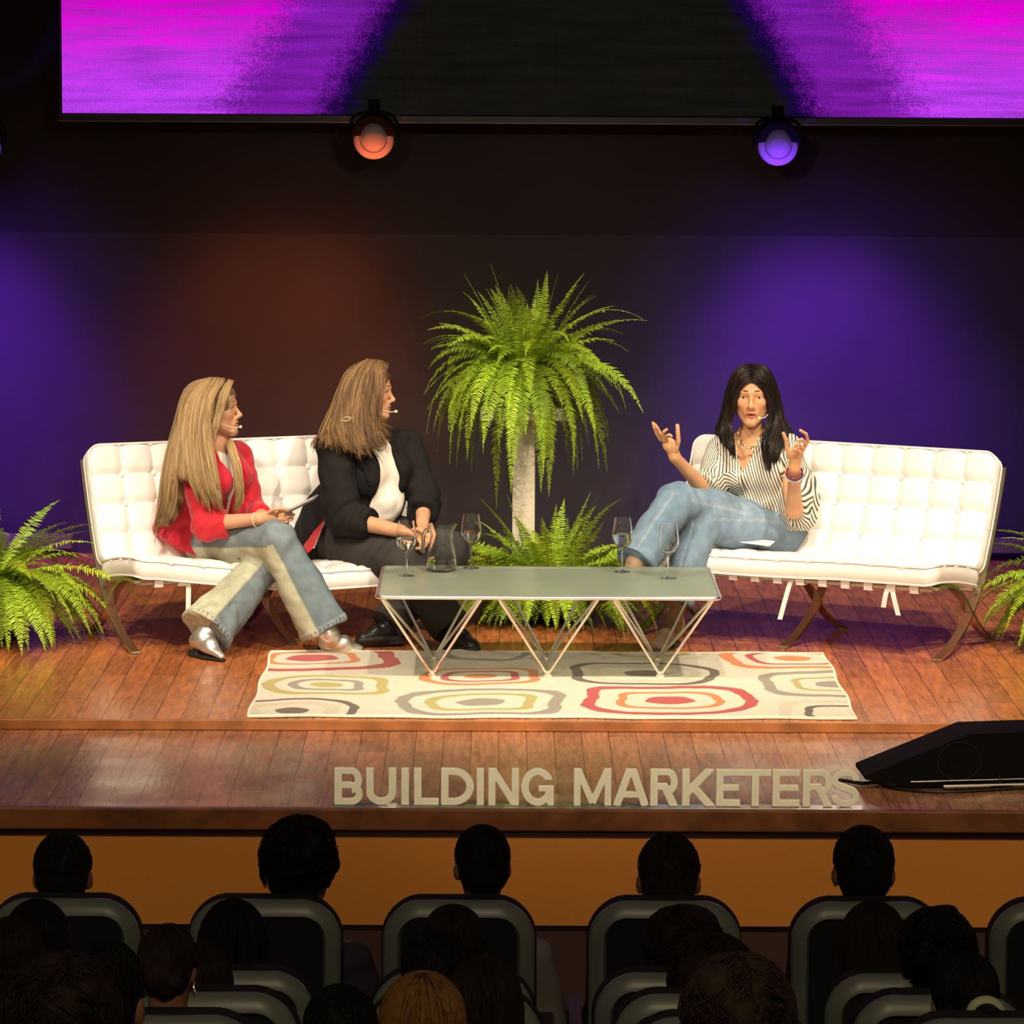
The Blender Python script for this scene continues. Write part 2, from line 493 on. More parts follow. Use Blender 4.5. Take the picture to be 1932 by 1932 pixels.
slab('baseboard_left', -4.9, a1[0], 4.24, 4.36, .045, .112, GREYM, .004, 'grey metal strip at the foot of the backdrop, left')
a0 = at(1893, 1033, 4.2)
slab('baseboard_right', a0[0] - .14, 4.9, 4.24, 4.36, .045, .112, GREYM, .004, 'grey metal strip at the foot of the backdrop, right')
# upper tiers of the auditorium on which the rear rows stand
slab('floor_tier', XL, XR, -12, -6.30, -.92, -.77, CARPET, 0, 'dark carpeted tier under the third row')
slab('floor_tier_upper', XL, XR, -12, -7.18, -.77, -.61, CARPET, 0, 'dark carpeted tier under the fourth row')

slab('floor_tier_fifth', XL, XR, -12, -8.06, -.61, -.45, CARPET, 0, 'dark carpeted tier under the fifth row')
slab('floor_tier_sixth', XL, XR, -12, -8.94, -.45, -.29, CARPET, 0, 'dark carpeted tier under the sixth row')

# ------------------------------------------------------------------ LED screen
SX0 = at(117, 100, 4.0)[0]; SX1 = SX0 + 5.16; SZ0 = at(966, 217, 4.0)[2]; SZ1 = SZ0 + 2.0


def screen_mat():
    m = bpy.data.materials.new('led_picture'); m.use_nodes = True; nt = m.node_tree; N = nt.nodes; L = nt.links
    b = N['Principled BSDF']; b.inputs['Base Color'].default_value = (.002, .002, .002, 1); b.inputs['Roughness'].default_value = .7
    b.inputs['Specular IOR Level'].default_value = .05
    tc = N.new('ShaderNodeTexCoord'); sp = N.new('ShaderNodeSeparateXYZ'); L.new(tc.outputs['Object'], sp.inputs[0])

    def M(op, a, c=None, d=None, cl=False):
        n = N.new('ShaderNodeMath'); n.operation = op; n.use_clamp = cl
        for i, q in enumerate((a, c, d)):
            if q is None: continue
            if isinstance(q, (int, float)): n.inputs[i].default_value = q
            else: L.new(q, n.inputs[i])
        return n.outputs[0]

    def noise(scale, vec, det=2):
        n = N.new('ShaderNodeTexNoise'); n.inputs['Scale'].default_value = scale; n.inputs['Detail'].default_value = det
        L.new(vec, n.inputs['Vector']); return n.outputs['Fac']
    x, z = sp.outputs[0], sp.outputs[2]          # metres from the lower left corner
    fine = M('SUBTRACT', noise(150, tc.outputs['Object'], 2), .5)
    mid = M('SUBTRACT', noise(28, tc.outputs['Object'], 3), .5)
    mpn = N.new('ShaderNodeMapping'); mpn.inputs['Scale'].default_value = (.9, 1, 11); mpn.inputs['Rotation'].default_value = (0, R(-4), 0)
    L.new(tc.outputs['Object'], mpn.inputs[0]); streak = M('SUBTRACT', noise(2.2, mpn.outputs[0], 3), .5)
    # mirrored distance from the dark middle: edge leans outwards going down
    xm = 2.54
    dx = M('ABSOLUTE', M('SUBTRACT', x, xm))
    e1 = M('SUBTRACT', dx, M('MULTIPLY_ADD', M('POWER', z, 1.2), -.62, 1.17))     # purple begins
    e1 = M('ADD', e1, M('ADD', M('MULTIPLY', fine, .30), M('MULTIPLY', mid, .16)))
    e2 = M('SUBTRACT', dx, M('MULTIPLY_ADD', z, -.62, 1.66))
    e2 = M('ADD', e2, M('ADD', M('MULTIPLY', fine, .55), M('MULTIPLY', mid, .25)))
    f1 = M('DIVIDE', e1, .16, None, True); f2 = M('DIVIDE', e2, .22, None, True)
    up = M('ADD', M('MULTIPLY_ADD', z, 2.3, -.32), M('ADD', M('MULTIPLY', streak, 1.5), M('MULTIPLY', fine, 1.6)))
    up = M('MAXIMUM', M('MINIMUM', up, 1.0), 0.0)

    def mix(f, A, B):
        n = N.new('ShaderNodeMix'); n.data_type = 'RGBA'; L.new(f, n.inputs[0])
        for i, q in ((6, A), (7, B)):
            if isinstance(q, tuple): n.inputs[i].default_value = (*q, 1)
            else: L.new(q, n.inputs[i])
        return n.outputs[2]
    body = mix(up, (.46, .045, .80), (.66, .0, .56))
    pur = mix(f1, (.006, .0, .05), (.19, .010, .36))
    c = mix(f2, pur, body)
    k = mix(M('DIVIDE', M('ADD', e1, .10), .10, None, True), (.0060, .0052, .0038), c)
    # LED dot raster
    rx = M('ABSOLUTE', M('SINE', M('MULTIPLY', x, 300.0))); rz = M('ABSOLUTE', M('SINE', M('MULTIPLY', z, 300.0)))
    dots = M('MULTIPLY_ADD', M('MULTIPLY', rx, rz), .5, .82)
    gr = M('MULTIPLY', dots, M('MULTIPLY_ADD', fine, 1.1, 1.0))
    gr = M('MULTIPLY', gr, M('MULTIPLY_ADD', streak, 1.4, 1.0))
    L.new(k, b.inputs['Emission Color']); L.new(gr, b.inputs['Emission Strength'])
    return m


led = empty('led_screen', (SX0, 4.0, SZ0)); led.rotation_euler = (0, R(.03), 0)
tag(led, 'large LED screen with a magenta and violet picture hanging above the stage', 'screen')
b = MB(); b.box((2.58, .0, 1.0), (2.58, .012, 1.0)); b.build('picture_panel', screen_mat(), led, smooth=False)
b = MB()
b.box((2.58, .03, -.022), (2.60, .045, .018), ch=.003); b.box((2.58, .08, 1.0), (2.60, .06, 1.02), ch=.004)
b.build('cabinet', mat('black_cabinet', (.02, .018, .017), .5), led, smooth=False)
b = MB(); b.box((2.58, -.018, -.0395), (2.60, .005, .0022)); b.build('edge_rail', mat('edge_rail_metal', (.20, .17, .15), .5), led, smooth=False)

# ------------------------------------------------------------------ par lamps below the screen, washing the backdrop
BLACKM = mat('lamp_black', (.003, .003, .003), .7, spec=.08)
LENS = mat('frosted_lens', (.22, .21, .21), .7, spec=.1)


def lamp(px, py, label, color, ltarget, pw, size, lens_pw):
    c = at(px, py, 3.85)
    e = empty('par_lamp', c); tag(e, label, 'stage lamp', 'par lamps under the LED screen')
    m = MB(); m.tube([(0, .02, .01), (0, .10, .04), (0, .17, .07)], [.108, .10, .07], 28)
    m.tube(smoothpath([(-.118, .03, 0), (-.118, .05, .05), (-.09, .05, .118), (0, .05, .135), (.09, .05, .118), (.118, .05, .05), (.118, .03, 0)], 22), .007, 6)
    m.box((0, .05, .16), (.028, .028, .035), ch=.004)
    # black top hood in front of the upper half of the lens
    P = [(.112 * math.cos(t), .112 * math.sin(t)) for t in np.linspace(R(6), R(174), 20)]
    q = [(.062 * math.cos(t), .01 + .066 * math.sin(t)) for t in np.linspace(R(174), R(6), 20)]
    poly = np.array(P + q); n = len(P)
    V = np.array([(a, y, bb) for y in (-.028, -.012) for a, bb in poly])
    F = []
    for i in range(n - 1):
        j = 2 * n - 1 - i
        F += [(i, i + 1, j - 1, j), (2 * n + j, 2 * n + j - 1, 2 * n + i + 1, 2 * n + i)]
    for i in range(2 * n): F.append((i, 2 * n + i, 2 * n + (i + 1) % (2 * n), (i + 1) % (2 * n)))
    m.add(V, F)
    m.build('housing', BLACKM, e)
    m = MB(); th = np.linspace(0, math.pi / 2, 9)
    m.lathe([(.100 * math.sin(t) + 1e-4, .03 * math.cos(t)) for t in th] + [(.102, -.01)], 40, cap0=False)
    o = m.build('lens', LENS, e); o.rotation_euler = (R(90), 0, 0)
    m = MB(); m.lathe([(.066 * math.sin(t) + 1e-4, .045 * math.cos(t) - .004) for t in th], 36, cap0=False)
    o = m.build('inner_lens', LENS, e); o.rotation_euler = (R(90), 0, 0); o.location = (0, -.012, 0)
    m = MB(); m.tube([(.067 * math.cos(t), -.028, .067 * math.sin(t)) for t in np.linspace(0, 2 * math.pi, 40)][:-1], .0013, 5, closed=True)
    m.build('seam_ring', BLACKM, e)
    spot('lens_fill', (c[0], c[1] - .22, c[2] - .34), (c[0], c[1] - .02, c[2] - .03), lens_pw, color, 42, .7, .02)  # added unseen light below the lens; the lens itself does not emit
    spot('wash_spot', (c[0], c[1] - .75, c[2] + .05), ltarget, pw * .85, color, size, 1.0, .12)
    spot('wash_spot_wide', (c[0], c[1] - .75, c[2] + .05), ltarget, pw * .16, color, size * 1.55, 1.0, .2)
    return e


ORANGE, PURPLE = (1.0, .16, .055), (.20, .03, 1.0)
lamp(705, 262, 'round orange-glowing par lamp under the screen, left of the fern', ORANGE, at(500, 760, 4.4), 180, 60, 22.)
lamp(1468, 274, 'round violet-glowing par lamp under the screen, above the right sofa', PURPLE, at(1560, 800, 4.4), 800, 60, 30.)
lamp(-36, 276, 'violet-glowing par lamp cut by the left picture edge', PURPLE, at(-110, 800, 4.4), 800, 62, 30.)

# ------------------------------------------------------------------ rug
def rug():
    fl, fr, bl, br_ = onz(470, 1354, 0), onz(1616, 1359, 0), onz(513, 1233, 0), onz(1554, 1236, 0)
    nx, ny = 900, 600
    xl, xr = (fl[0] + bl[0]) / 2, (fr[0] + br_[0]) / 2; y0, y1 = (fl[1] + fr[1]) / 2, (bl[1] + br_[1]) / 2
    X, Y = np.meshgrid(np.linspace(xl, xr, nx), np.linspace(y0, y1, ny), indexing='ij')
    ex = .006 * np.sin(Y * 9 + 1) ; ey = .010 * np.sin(X * 7) + .006 * np.sin(X * 17 + 2)
    CR, RD, OR, OL, GR, BR, BG = (.63, .57, .44), (.42, .022, .02), (.60, .17, .02), (.40, .33, .08), (.26, .225, .17), (.10, .065, .04), (.56, .49, .35)
    motifs = [  # px cx, cy, half w, half h, rings (outer fraction, colour)
        (590, 1247, 164, 24, [(1, RD), (.80, CR), (.54, OR), (.44, CR), (.30, RD)]),
        (617, 1298, 120, 19, [(1, OL), (.80, CR), (.60, GR), (.44, CR), (.27, OL)]),
        (553, 1346, 124, 23, [(1, BR), (.86, CR), (.72, BG), (.5, CR), (.26, BR)]),
        (920, 1234, 80, 18, [(1, GR), (.82, CR), (.60, CR)]),
        (908, 1280, 113, 17, [(1, OR), (.82, CR), (.66, RD), (.52, CR), (.28, OR)]),
        (907, 1329, 160, 26, [(1, GR), (.83, CR), (.66, OL), (.52, CR), (.29, GR)]),
        (1215, 1275, 140, 21, [(1, BR), (.86, CR), (.74, BG), (.60, CR), (.28, BR)]),
        (1262, 1325, 165, 28, [(1, RD), (.84, CR), (.62, OR), (.51, CR), (.29, RD)]),
        (1228, 1234, 112, 15, [(1, BG), (.84, CR), (.66, OL), (.5, CR)]),
        (1497, 1247, 133, 20, [(1, OR), (.82, CR), (.64, RD), (.54, CR), (.27, OR)]),
        (1572, 1296, 138, 26, [(1, GR), (.82, CR), (.55, OL), (.44, CR), (.24, GR)]),
        (1600, 1350, 130, 24, [(1, BG), (.82, CR), (.62, BR), (.5, CR)])]
    C = np.tile(np.array(CR), (nx, ny, 1))
    for i, (cx, cy, hw, hh, rings) in enumerate(motifs):
        c = onz(cx, cy, 0); a = hw * (c[1] + 16) / FPX; bb = hh * (c[1] + 16) ** 2 / (FPX * 2.76)
        dx, dy = (X - c[0]) / a, (Y - c[1]) / bb
        wob = 1 + .035 * np.sin(5 * np.arctan2(dy, dx) + i * 1.7) + .008 * np.sin(X * 55 + i) + .008 * np.sin(Y * 50 + 2 * i) + .0025 * np.sin(X * 260 + Y * 220)
        r4 = (np.abs(dx) ** 3.4 + np.abs(dy) ** 3.4) ** (1 / 3.4) * wob; r2 = np.sqrt(dx ** 2 + dy ** 2) * wob
        for fr_, col in rings:
            r = r2 if fr_ < .32 else r4
            C[r < fr_] = col
    Z = .011 + .0035 * np.sin(X * 6 + Y * 3) * np.sin(Y * 5 + 1)
    Z += .012 * np.exp(-((X - (-.16)) / .12) ** 2) * np.exp(-((Y - y1) / .25) ** 2)
    edge = np.minimum(np.minimum(X - xl, xr - X), np.minimum(Y - y0, y1 - Y)); Z = np.where(edge < .004, .002, Z)
    V = np.stack([X + ex, Y + ey, Z], -1)
    me = bpy.data.meshes.new('rug')
    idx = np.arange(nx * ny).reshape(nx, ny)
    F = np.stack([idx[:-1, :-1], idx[1:, :-1], idx[1:, 1:], idx[:-1, 1:]], -1).reshape(-1, 4)
    me.vertices.add(nx * ny); me.vertices.foreach_set('co', V.astype(np.float32).ravel())
    me.loops.add(F.size); me.loops.foreach_set('vertex_index', F.astype(np.int32).ravel())
    me.polygons.add(len(F)); me.polygons.foreach_set('loop_start', np.arange(0, F.size, 4, dtype=np.int32)); me.update(calc_edges=True)
    me.shade_smooth()
    at_ = me.attributes.new('Col', 'FLOAT_COLOR', 'POINT')
    at_.data.foreach_set('color', np.concatenate([C, np.ones((nx, ny, 1))], -1).astype(np.float32).ravel())
    o = link('rug', me, mat('rug_pile', (1, 1, 1), .95, attr='Col', bump=.003, bscale=260, vary=.10, vscale=60, spec=.1, sheen=.3))
    tag(o, 'cream rug with red, orange, olive and grey rounded squares under the glass table', 'rug')
    m = MB(); pts = []
    for (xa, ya, xb, yb, n) in ((xl, y0, xr, y0, 60), (xr, y0, xr, y1, 40), (xr, y1, xl, y1, 60), (xl, y1, xl, y0, 40)):
        for t in np.linspace(0, 1, n, endpoint=False):
            x, y = xa + (xb - xa) * t, ya + (yb - ya) * t
            pts.append((x + .006 * math.sin(y * 9 + 1), y + .010 * math.sin(x * 7) + .006 * math.sin(x * 17 + 2), .0075))
    m.tube(pts, .0065, 6, closed=True); m.build('bound_edge', mat('rug_edge', (.80, .72, .56), .95), o)


rug()

# ------------------------------------------------------------------ sofas
LEATHER = mat('white_leather', (.86, .81, .75), .42, bump=.0012, bscale=55, spec=.4)
LEATHERU = mat('strap_leather', (.78, .70, .60), .5)
STEEL = mat('chromed_steel', (.62, .55, .47), .24, metal=1.0)
CHROME = mat('polished_chrome', (.95, .91, .85), .30, metal=1.0)


def cushion(fn, W, Dp, T, cx, cy, parent, name, seed=0):
    """tufted cushion; fn(u, v, w) -> local xyz, w along the thickness"""
    sub = 9; nx, ny = cx * sub, cy * sub
    u = np.linspace(0, W, nx + 1); v = np.linspace(0, Dp, ny + 1)
    U, V = np.meshgrid(u, v, indexing='ij')
    cw, chh = W / cx, Dp / cy
    du = np.abs((U / cw + .5) % 1 - .5) * cw; dv = np.abs((V / chh + .5) % 1 - .5) * chh
    du[:int(sub / 2) + 1] = 9; du[-int(sub / 2) - 1:] = 9; dv[:, :int(sub / 2) + 1] = 9; dv[:, -int(sub / 2) - 1:] = 9
    groove = .011 * np.exp(-(du / .009) ** 2); groove2 = .011 * np.exp(-(dv / .009) ** 2)
    btn = .020 * np.exp(-((du ** 2 + dv ** 2) / .022 ** 2)); pil = -.010 * np.exp(-(np.minimum(du, dv) / .03) ** 2)
    e = np.minimum(np.minimum(U, W - U), np.minimum(V, Dp - V))
    rc = .055
    def rnd(uu, vv):
        cx_ = rc if uu < rc else (W - rc if uu > W - rc else None); cy_ = rc if vv < rc else (Dp - rc if vv > Dp - rc else None)
        if cx_ is None or cy_ is None: return uu, vv
        a_, b_ = uu - cx_, vv - cy_; n_ = math.hypot(a_, b_)
        if n_ < 1e-9: return uu, vv
        k_ = max(abs(a_), abs(b_)) / n_
        return cx_ + a_ * k_, cy_ + b_ * k_
    fn0 = fn
    fn = lambda a, b, c: fn0(*rnd(a, b), c)
    rim = .016 * np.exp(-e / .012)
    top = T / 2 - np.maximum(groove, groove2) - btn + pil - rim + .002 * np.sin(U * 21 + seed) * np.sin(V * 17 + seed)
    m = MB(); ids = np.arange((nx + 1) * (ny + 1)).reshape(nx + 1, ny + 1)
    P = np.array([fn(*q) for q in zip(U.ravel(), V.ravel(), top.ravel())])
    F = [(ids[i, j], ids[i + 1, j], ids[i + 1, j + 1], ids[i, j + 1]) for i in range(nx) for j in range(ny)]
    bot = -T / 2 + rim
    P2 = np.array([fn(*q) for q in zip(U.ravel(), V.ravel(), bot.ravel())]); o2 = len(P)
    F += [tuple(o2 + k for k in (ids[i, j], ids[i, j + 1], ids[i + 1, j + 1], ids[i + 1, j])) for i in range(nx) for j in range(ny)]
    loop = [(i, 0) for i in range(nx)] + [(nx, j) for j in range(ny)] + [(i, ny) for i in range(nx, 0, -1)] + [(0, j) for j in range(ny, 0, -1)]
    n = len(loop); rows = 5; base = 2 * len(P); side = []
    for k in range(1, rows):
        t = k / rows; w_ = (T / 2 - .016) * (1 - 2 * t); bulge = .010 * math.sin(math.pi * t)
        for (i, j) in loop:
            uu, vv = u[i], v[j]
            uu += bulge * ((i == nx) - (i == 0)); vv += bulge * ((j == ny) - (j == 0)); side.append(fn(uu, vv, w_))
    P = np.vstack([P, P2, side])

    def vid(k, q):
        i, j = loop[q % n]
        if k == 0: return ids[i, j]
        if k == rows: return o2 + ids[i, j]
        return base + (k - 1) * n + q % n
    for k in range(rows):
        for q in range(n): F.append((vid(k, q), vid(k + 1, q), vid(k + 1, q + 1), vid(k, q + 1)))
    m.add(P, F); c = m.build(name, LEATHER, parent, ang=60)
    pp = MB()
    for w_ in (T / 2 - .014, -T / 2 + .014):
        L_ = [fn(u[i] + .003 * ((i == nx) - (i == 0)), v[j] + .003 * ((j == ny) - (j == 0)), w_) for (i, j) in loop]
        pp.tube(L_, .0048, 6, closed=True)
    pp.build('piping', LEATHER, c)
    bm = MB(); bm.sphere((0, 0, 0), (.013, .013, .007), 14); bme = None
    for i in range(1, cx):
        for j in range(1, cy):
            p0 = np.array(fn(i * cw, j * chh, T / 2 - .028)); p1 = np.array(fn(i * cw, j * chh, T / 2))
            if bme is None: o = bm.build('button', LEATHER, c); bme = o
            else: o = bme.copy(); COL.objects.link(o)
            o.parent = c; o.location = p0; o.rotation_euler = Vector(p1 - p0).to_track_quat('Z', 'Y').to_euler()
    return c


def sofa(name, O, rz, label, sagf, strap_tails):
    e = empty(name, (O[0], O[1], 0), rz); tag(e, label, 'sofa', 'white tufted sofas on stage')
    L_ = 1.46
    b1 = [(.745, .775), (.70, .66), (.645, .54), (.59, .43), (.525, .33), (.445, .235), (.38, .17), (.285, .105), (.15, .045), (.0, .006)]
    b2 = [(-.05, .325), (.06, .325), (.16, .305), (.26, .255), (.335, .195), (.40, .145), (.47, .095), (.56, .045), (.67, .006)]
    for x in (.0, L_ / 2, L_):
        for nm, b in (('back_leg_bar', b1), ('seat_leg_bar', b2)):
            m = MB(); P = smoothpath([(x, y, z) for y, z in b], 40)
            m.bar(P, .040, .013); m.box((x, b[-1][0] - .0, .004), (.020, .020, .004), ch=.001)
            m.build('leg', STEEL, e, smooth=True, ang=30)
    m = MB()
    for (y, z, h) in ((-.048, .318, (L_ / 2, .016, .007)), (.50, .255, (L_ / 2, .006, .010)), (.745, .765, (L_ / 2, .006, .02)), (.43, .275, (L_ / 2, .006, .006))):
        m.box((L_ / 2, y, z), h, ch=.002)
    m.build('crossbar', STEEL, e, smooth=False)
    # straps under the seat and behind the back
    st = MB()
    for i in range(13):
        x = .085 + i * (L_ - .17) / 12
        st.bar(smoothpath([(x, -.062, .318), (x, -.062, .338), (x, 0, .334), (x, .25, .285), (x, .50, .258)], 14), .038, .004)
        st.bar([(x, -.069, .338), (x, -.070, .320), (x, -.068, .303), (x, -.03, .304), (x, .02, .312)], .040, .005)
    s = st.build('seat_straps', LEATHER, e, smooth=False); s['kind'] = 'stuff'
    st = MB()
    for i in range(9): st.bar([(.08 + i * (L_ - .16) / 8, .535, .34), (.08 + i * (L_ - .16) / 8, .65, .54), (.08 + i * (L_ - .16) / 8, .745, .735)], .038, .004)
    s = st.build('back_straps', LEATHERU, e, smooth=False); s['kind'] = 'stuff'
    st = MB(); st.bar([(.10, .52, .335), (L_ / 2, .50, .30), (L_ - .10, .52, .335)], .004, .05, side=(0, 1, 0))
    for x, ln, dx in strap_tails:
        t = MB(); t.bar(smoothpath([(x, -.055, .330), (x + dx * .2, -.068, .30), (x + dx * .6, -.066, .30 - ln * .5), (x + dx, -.06, .30 - ln)], 10), .022, .003)
        t.build('strap_end', LEATHER, e, smooth=False)
    W = L_ + .022
    Ts = .105

    def seat(u, v, w_):
        t = v / .55
        sg = sagf(u / W) * (1 - .35 * t)
        yy = -.085 + v; zc = .393 - .082 * t + .012 * math.sin(math.pi * t)
        drop = .03 * max(0, 1 - v / .06) ** 2
        return (u - .011, yy + .0 * w_, zc + w_ - sg - drop * .4)
    cushion(seat, W, .55, Ts, 10, 4, e, 'seat_cushion', 1)
    an = R(24.5)

    def backc(u, v, w_):
        y0, z0 = .452, .335
        bend = .015 * math.sin(math.pi * v / .55)
        return (u - .011, y0 + v * math.sin(an) - w_ * math.cos(an) + bend - .0, z0 + v * math.cos(an) + w_ * math.sin(an))
    cushion(backc, W, .55, Ts, 10, 4, e, 'back_cushion', 2)
    return e


sofaL = sofa('tufted_sofa', (-1.585, 1.13), R(23), 'white button-tufted leather sofa on crossed steel legs, left, with two women on it',
             lambda t: .098 * min(1, max(0, (t - .05) / .45)) * (1 - .2 * t), [(.22, .13, .0)])
sofaR = sofa('tufted_sofa', (.61, 1.71), R(-28), 'white button-tufted leather sofa on crossed steel legs, right, half empty',
             lambda t: .012 * math.sin(math.pi * min(1, t / .7)), [(.17, .10, .03), (.80, .16, -.06), (1.27, .10, .03), (1.25, .07, -.02)])

# ------------------------------------------------------------------ glass table
def table():
    F1, F2 = at(706, 1122, .3), at(1362, 1125, .3)
    zt = .385; yf, yb = .28, 1.18; xc = .203; hw = .71
    e = empty('glass_table', (xc, (yf + yb) / 2, 0)); tag(e, 'low rectangular table with green frosted glass top and chrome hairpin legs on the rug', 'table')
    hd = (yb - yf) / 2
    m = MB(); m.box((0, 0, zt), (hw - .008, hd - .008, .005), ch=.0015)
    m.build('glass_top', mat('frosted_green_glass', (.46, .53, .42), .30, spec=.6, coat=.25, vary=.08, vscale=5), e, smooth=False)
    m = MB(); r = .03; P = []
    for (cx, cy, a) in ((hw - r, hd - r, 0), (-hw + r, hd - r, 90), (-hw + r, -hd + r, 180), (hw - r, -hd + r, 270)):
        for t in np.linspace(0, 90, 7): P.append((cx + r * math.cos(R(a + t)), cy + r * math.sin(R(a + t)), zt - .004))
    m.tube(P, .0085, 10, closed=True); m.build('rim', CHROME, e)
    for ax in (-.485, 0, .475):
        leg = MB(); zt2 = zt - .012
        A, B = (ax, -.215, .02), (ax, .150, .02)
        for s_ in (-1, 1):
            for P0, P1 in ((A, (ax + s_ * .205, -hd + .004, zt2)), (B, (ax + s_ * .205, hd - .004, zt2)), ((ax, .150, .028), (ax + s_ * .198, -hd + .03, zt2))):
                leg.tube([P0, P1], .0062, 8)
        l = leg.build('leg', CHROME, e)
        ft = MB()
        for P in (A, B): ft.lathe([(.017, .0), (.019, .004), (.019, .016), (.010, .022), (.010, .03)], 16, (P[0], P[1], .0095), cap1=True)
        ft.build('foot', CHROME, l)
    return e


table()

_tm = bpy.data.materials['frosted_green_glass'].node_tree
_b = _tm.nodes['Principled BSDF']; _t = _tm.nodes.new('ShaderNodeBsdfTransparent'); _t.inputs[0].default_value = (.80, .88, .78, 1)
_tl = _tm.nodes.new('ShaderNodeBsdfTranslucent'); _tl.inputs[0].default_value = (.45, .52, .42, 1)
_m1 = _tm.nodes.new('ShaderNodeMixShader'); _m1.inputs[0].default_value = .42; _m2 = _tm.nodes.new('ShaderNodeMixShader'); _m2.inputs[0].default_value = .24
_tm.links.new(_b.outputs[0], _m1.inputs[1]); _tm.links.new(_tl.outputs[0], _m1.inputs[2]); _tm.links.new(_m1.outputs[0], _m2.inputs[1]); _tm.links.new(_t.outputs[0], _m2.inputs[2])
_tm.links.new(_m2.outputs[0], _tm.nodes['Material Output'].inputs['Surface'])

# ------------------------------------------------------------------ glassware
GLASS = mat('clear_glass', (1, 1, 1), .0, trans=1.0, ior=1.47)
WATER = mat('water', (1, 1, 1), .0, trans=1.0, ior=1.33)
ZT = .3905


def wineglass(px, py, label, water):
    c = onz(px, py, ZT); e = empty('wine_glass', (c[0], c[1], ZT + .0005)); tag(e, label, 'glass', 'stemmed water glasses on the table')
    out = [(.034, 0), (.034, .0015), (.020, .004), (.006, .009), (.0042, .02), (.0042, .085), (.006, .098), (.020, .107), (.034, .122), (.0425, .142), (.0445, .158), (.0425, .185), (.038, .212), (.0345, .236)]
    inn = [(.0335, .236), (.0370, .212), (.0415, .185), (.0434, .158), (.0414, .143), (.0330, .124), (.018, .1095), (.001, .105)]
    P = smoothpath([(a, 0, b_) for a, b_ in out], 44)[:, [0, 2]]; Q = smoothpath([(a, 0, b_) for a, b_ in inn], 26)[:, [0, 2]]
    m = MB(); m.lathe([(.0005, 0)] + list(P) + list(Q), 40, cap0=True, cap1=True); m.build('goblet', GLASS, e, ang=80)
    if water:
        zs = [z for z in Q[::-1, 1] if z < water]; rs = np.interp(zs + [water], Q[::-1, 1], Q[::-1, 0]) - .0006
        m = MB(); m.lathe(list(zip(np.maximum(rs, .0005), np.array(zs + [water]) + .0006)), 40, cap0=True, cap1=True); m.build('water', WATER, e, ang=30)
    return e


wineglass(767, 1086, 'stemmed glass with water left of the jug, on the left end of the table', .160)
wineglass(889, 1072, 'stemmed glass with water just right of the jug', .160)
wineglass(1174, 1079, 'stemmed glass with water, left of the empty glass on the right half of the table', .163)
wineglass(1261, 1091, 'empty stemmed glass near the right end of the table', 0)


def jug():
    c = onz(833, 1077, ZT); e = empty('water_jug', (c[0], c[1], ZT + .0005)); tag(e, 'clear glass jug with a handle and a little water on the table', 'jug')
    out = smoothpath([(.050, 0, 0), (.060, 0, .006), (.066, 0, .03), (.062, 0, .06), (.056, 0, .10), (.049, 0, .145), (.048, 0, .165), (.052, 0, .185), (.055, 0, .205)], 40)[:, [0, 2]]
    inn = [(max(a - .0028, .001), b_) for a, b_ in out[::-1]]
    n = 48; prof = [(.001, 0)] + list(out) + [(a, b_) for a, b_ in inn if b_ > .007] + [(.045, .007), (.001, .007)]
    m = MB(); m.lathe(prof, n, cap0=True, cap1=True)
    V = m.v[0]; z = V[:, 2]; th = np.arctan2(V[:, 1], V[:, 0]); k = np.clip((z - .165) / .04, 0, 1) ** 1.5 * np.exp(-(th / .35) ** 2)
    V[:, 0] += .018 * k; V[:, 2] += .006 * k
    m.build('body', GLASS, e, ang=80)
    rr = [(a, b_) for a, b_ in out if b_ < .055]
    m = MB(); m.lathe([(.001, .0075)] + [(a - .0034, max(b_, .0078)) for a, b_ in rr if b_ > .003] + [(rr[-1][0] - .0036, .056)], n, cap0=True, cap1=True); m.build('water', WATER, e, ang=30)
    m = MB(); m.tube(smoothpath([(-.051, 0, .172), (-.066, 0, .176), (-.077, 0, .160), (-.080, 0, .12), (-.082, 0, .080)], 20), .0065, 10, flat=(1.3, .8)); m.build('handle', GLASS, e)


jug()

# ------------------------------------------------------------------ plant stand
def stand():
    c = at(988, 900, 2.6); e = empty('plant_stand', (c[0], 2.6, 0)); tag(e, 'tall pale hammered pedestal with a square top shelf carrying the upper fern', 'plant stand')
    mt = mat('hammered_acrylic', (.66, .58, .44), .25, bump=.006, bscale=38, spec=.6)
    zs = at(988, 774, 2.6)[2]
    m = MB(); m.box((0, 0, zs / 2 + .02), (.053, .053, zs / 2 - .05), ch=.004); m.build('post', mt, e, smooth=False)
    m = MB(); m.box((0, 0, zs), (.205, .205, .030), ch=.004); m.build('shelf', mt, e, smooth=False)
    m = MB(); m.box((0, 0, .035), (.205, .205, .035), ch=.004); m.build('base', mt, e, smooth=False)
    return c, zs


# ------------------------------------------------------------------ ferns
FERN = mat('fern_leaf', (1, 1, 1), .5, attr='Col', spec=.3)
_bf = FERN.node_tree.nodes['Principled BSDF']
_tr = FERN.node_tree.nodes.new('ShaderNodeBsdfTranslucent'); _mx = FERN.node_tree.nodes.new('ShaderNodeMixShader'); _mx.inputs[0].default_value = .3
FERN.node_tree.links.new(_bf.inputs['Base Color'].links[0].from_socket, _tr.inputs['Color'])
FERN.node_tree.links.new(_bf.outputs[0], _mx.inputs[1]); FERN.node_tree.links.new(_tr.outputs[0], _mx.inputs[2])
FERN.node_tree.links.new(_mx.outputs[0], FERN.node_tree.nodes['Material Output'].inputs['Surface'])
POTM = mat('dark_plastic_pot', (.025, .018, .014), .5)


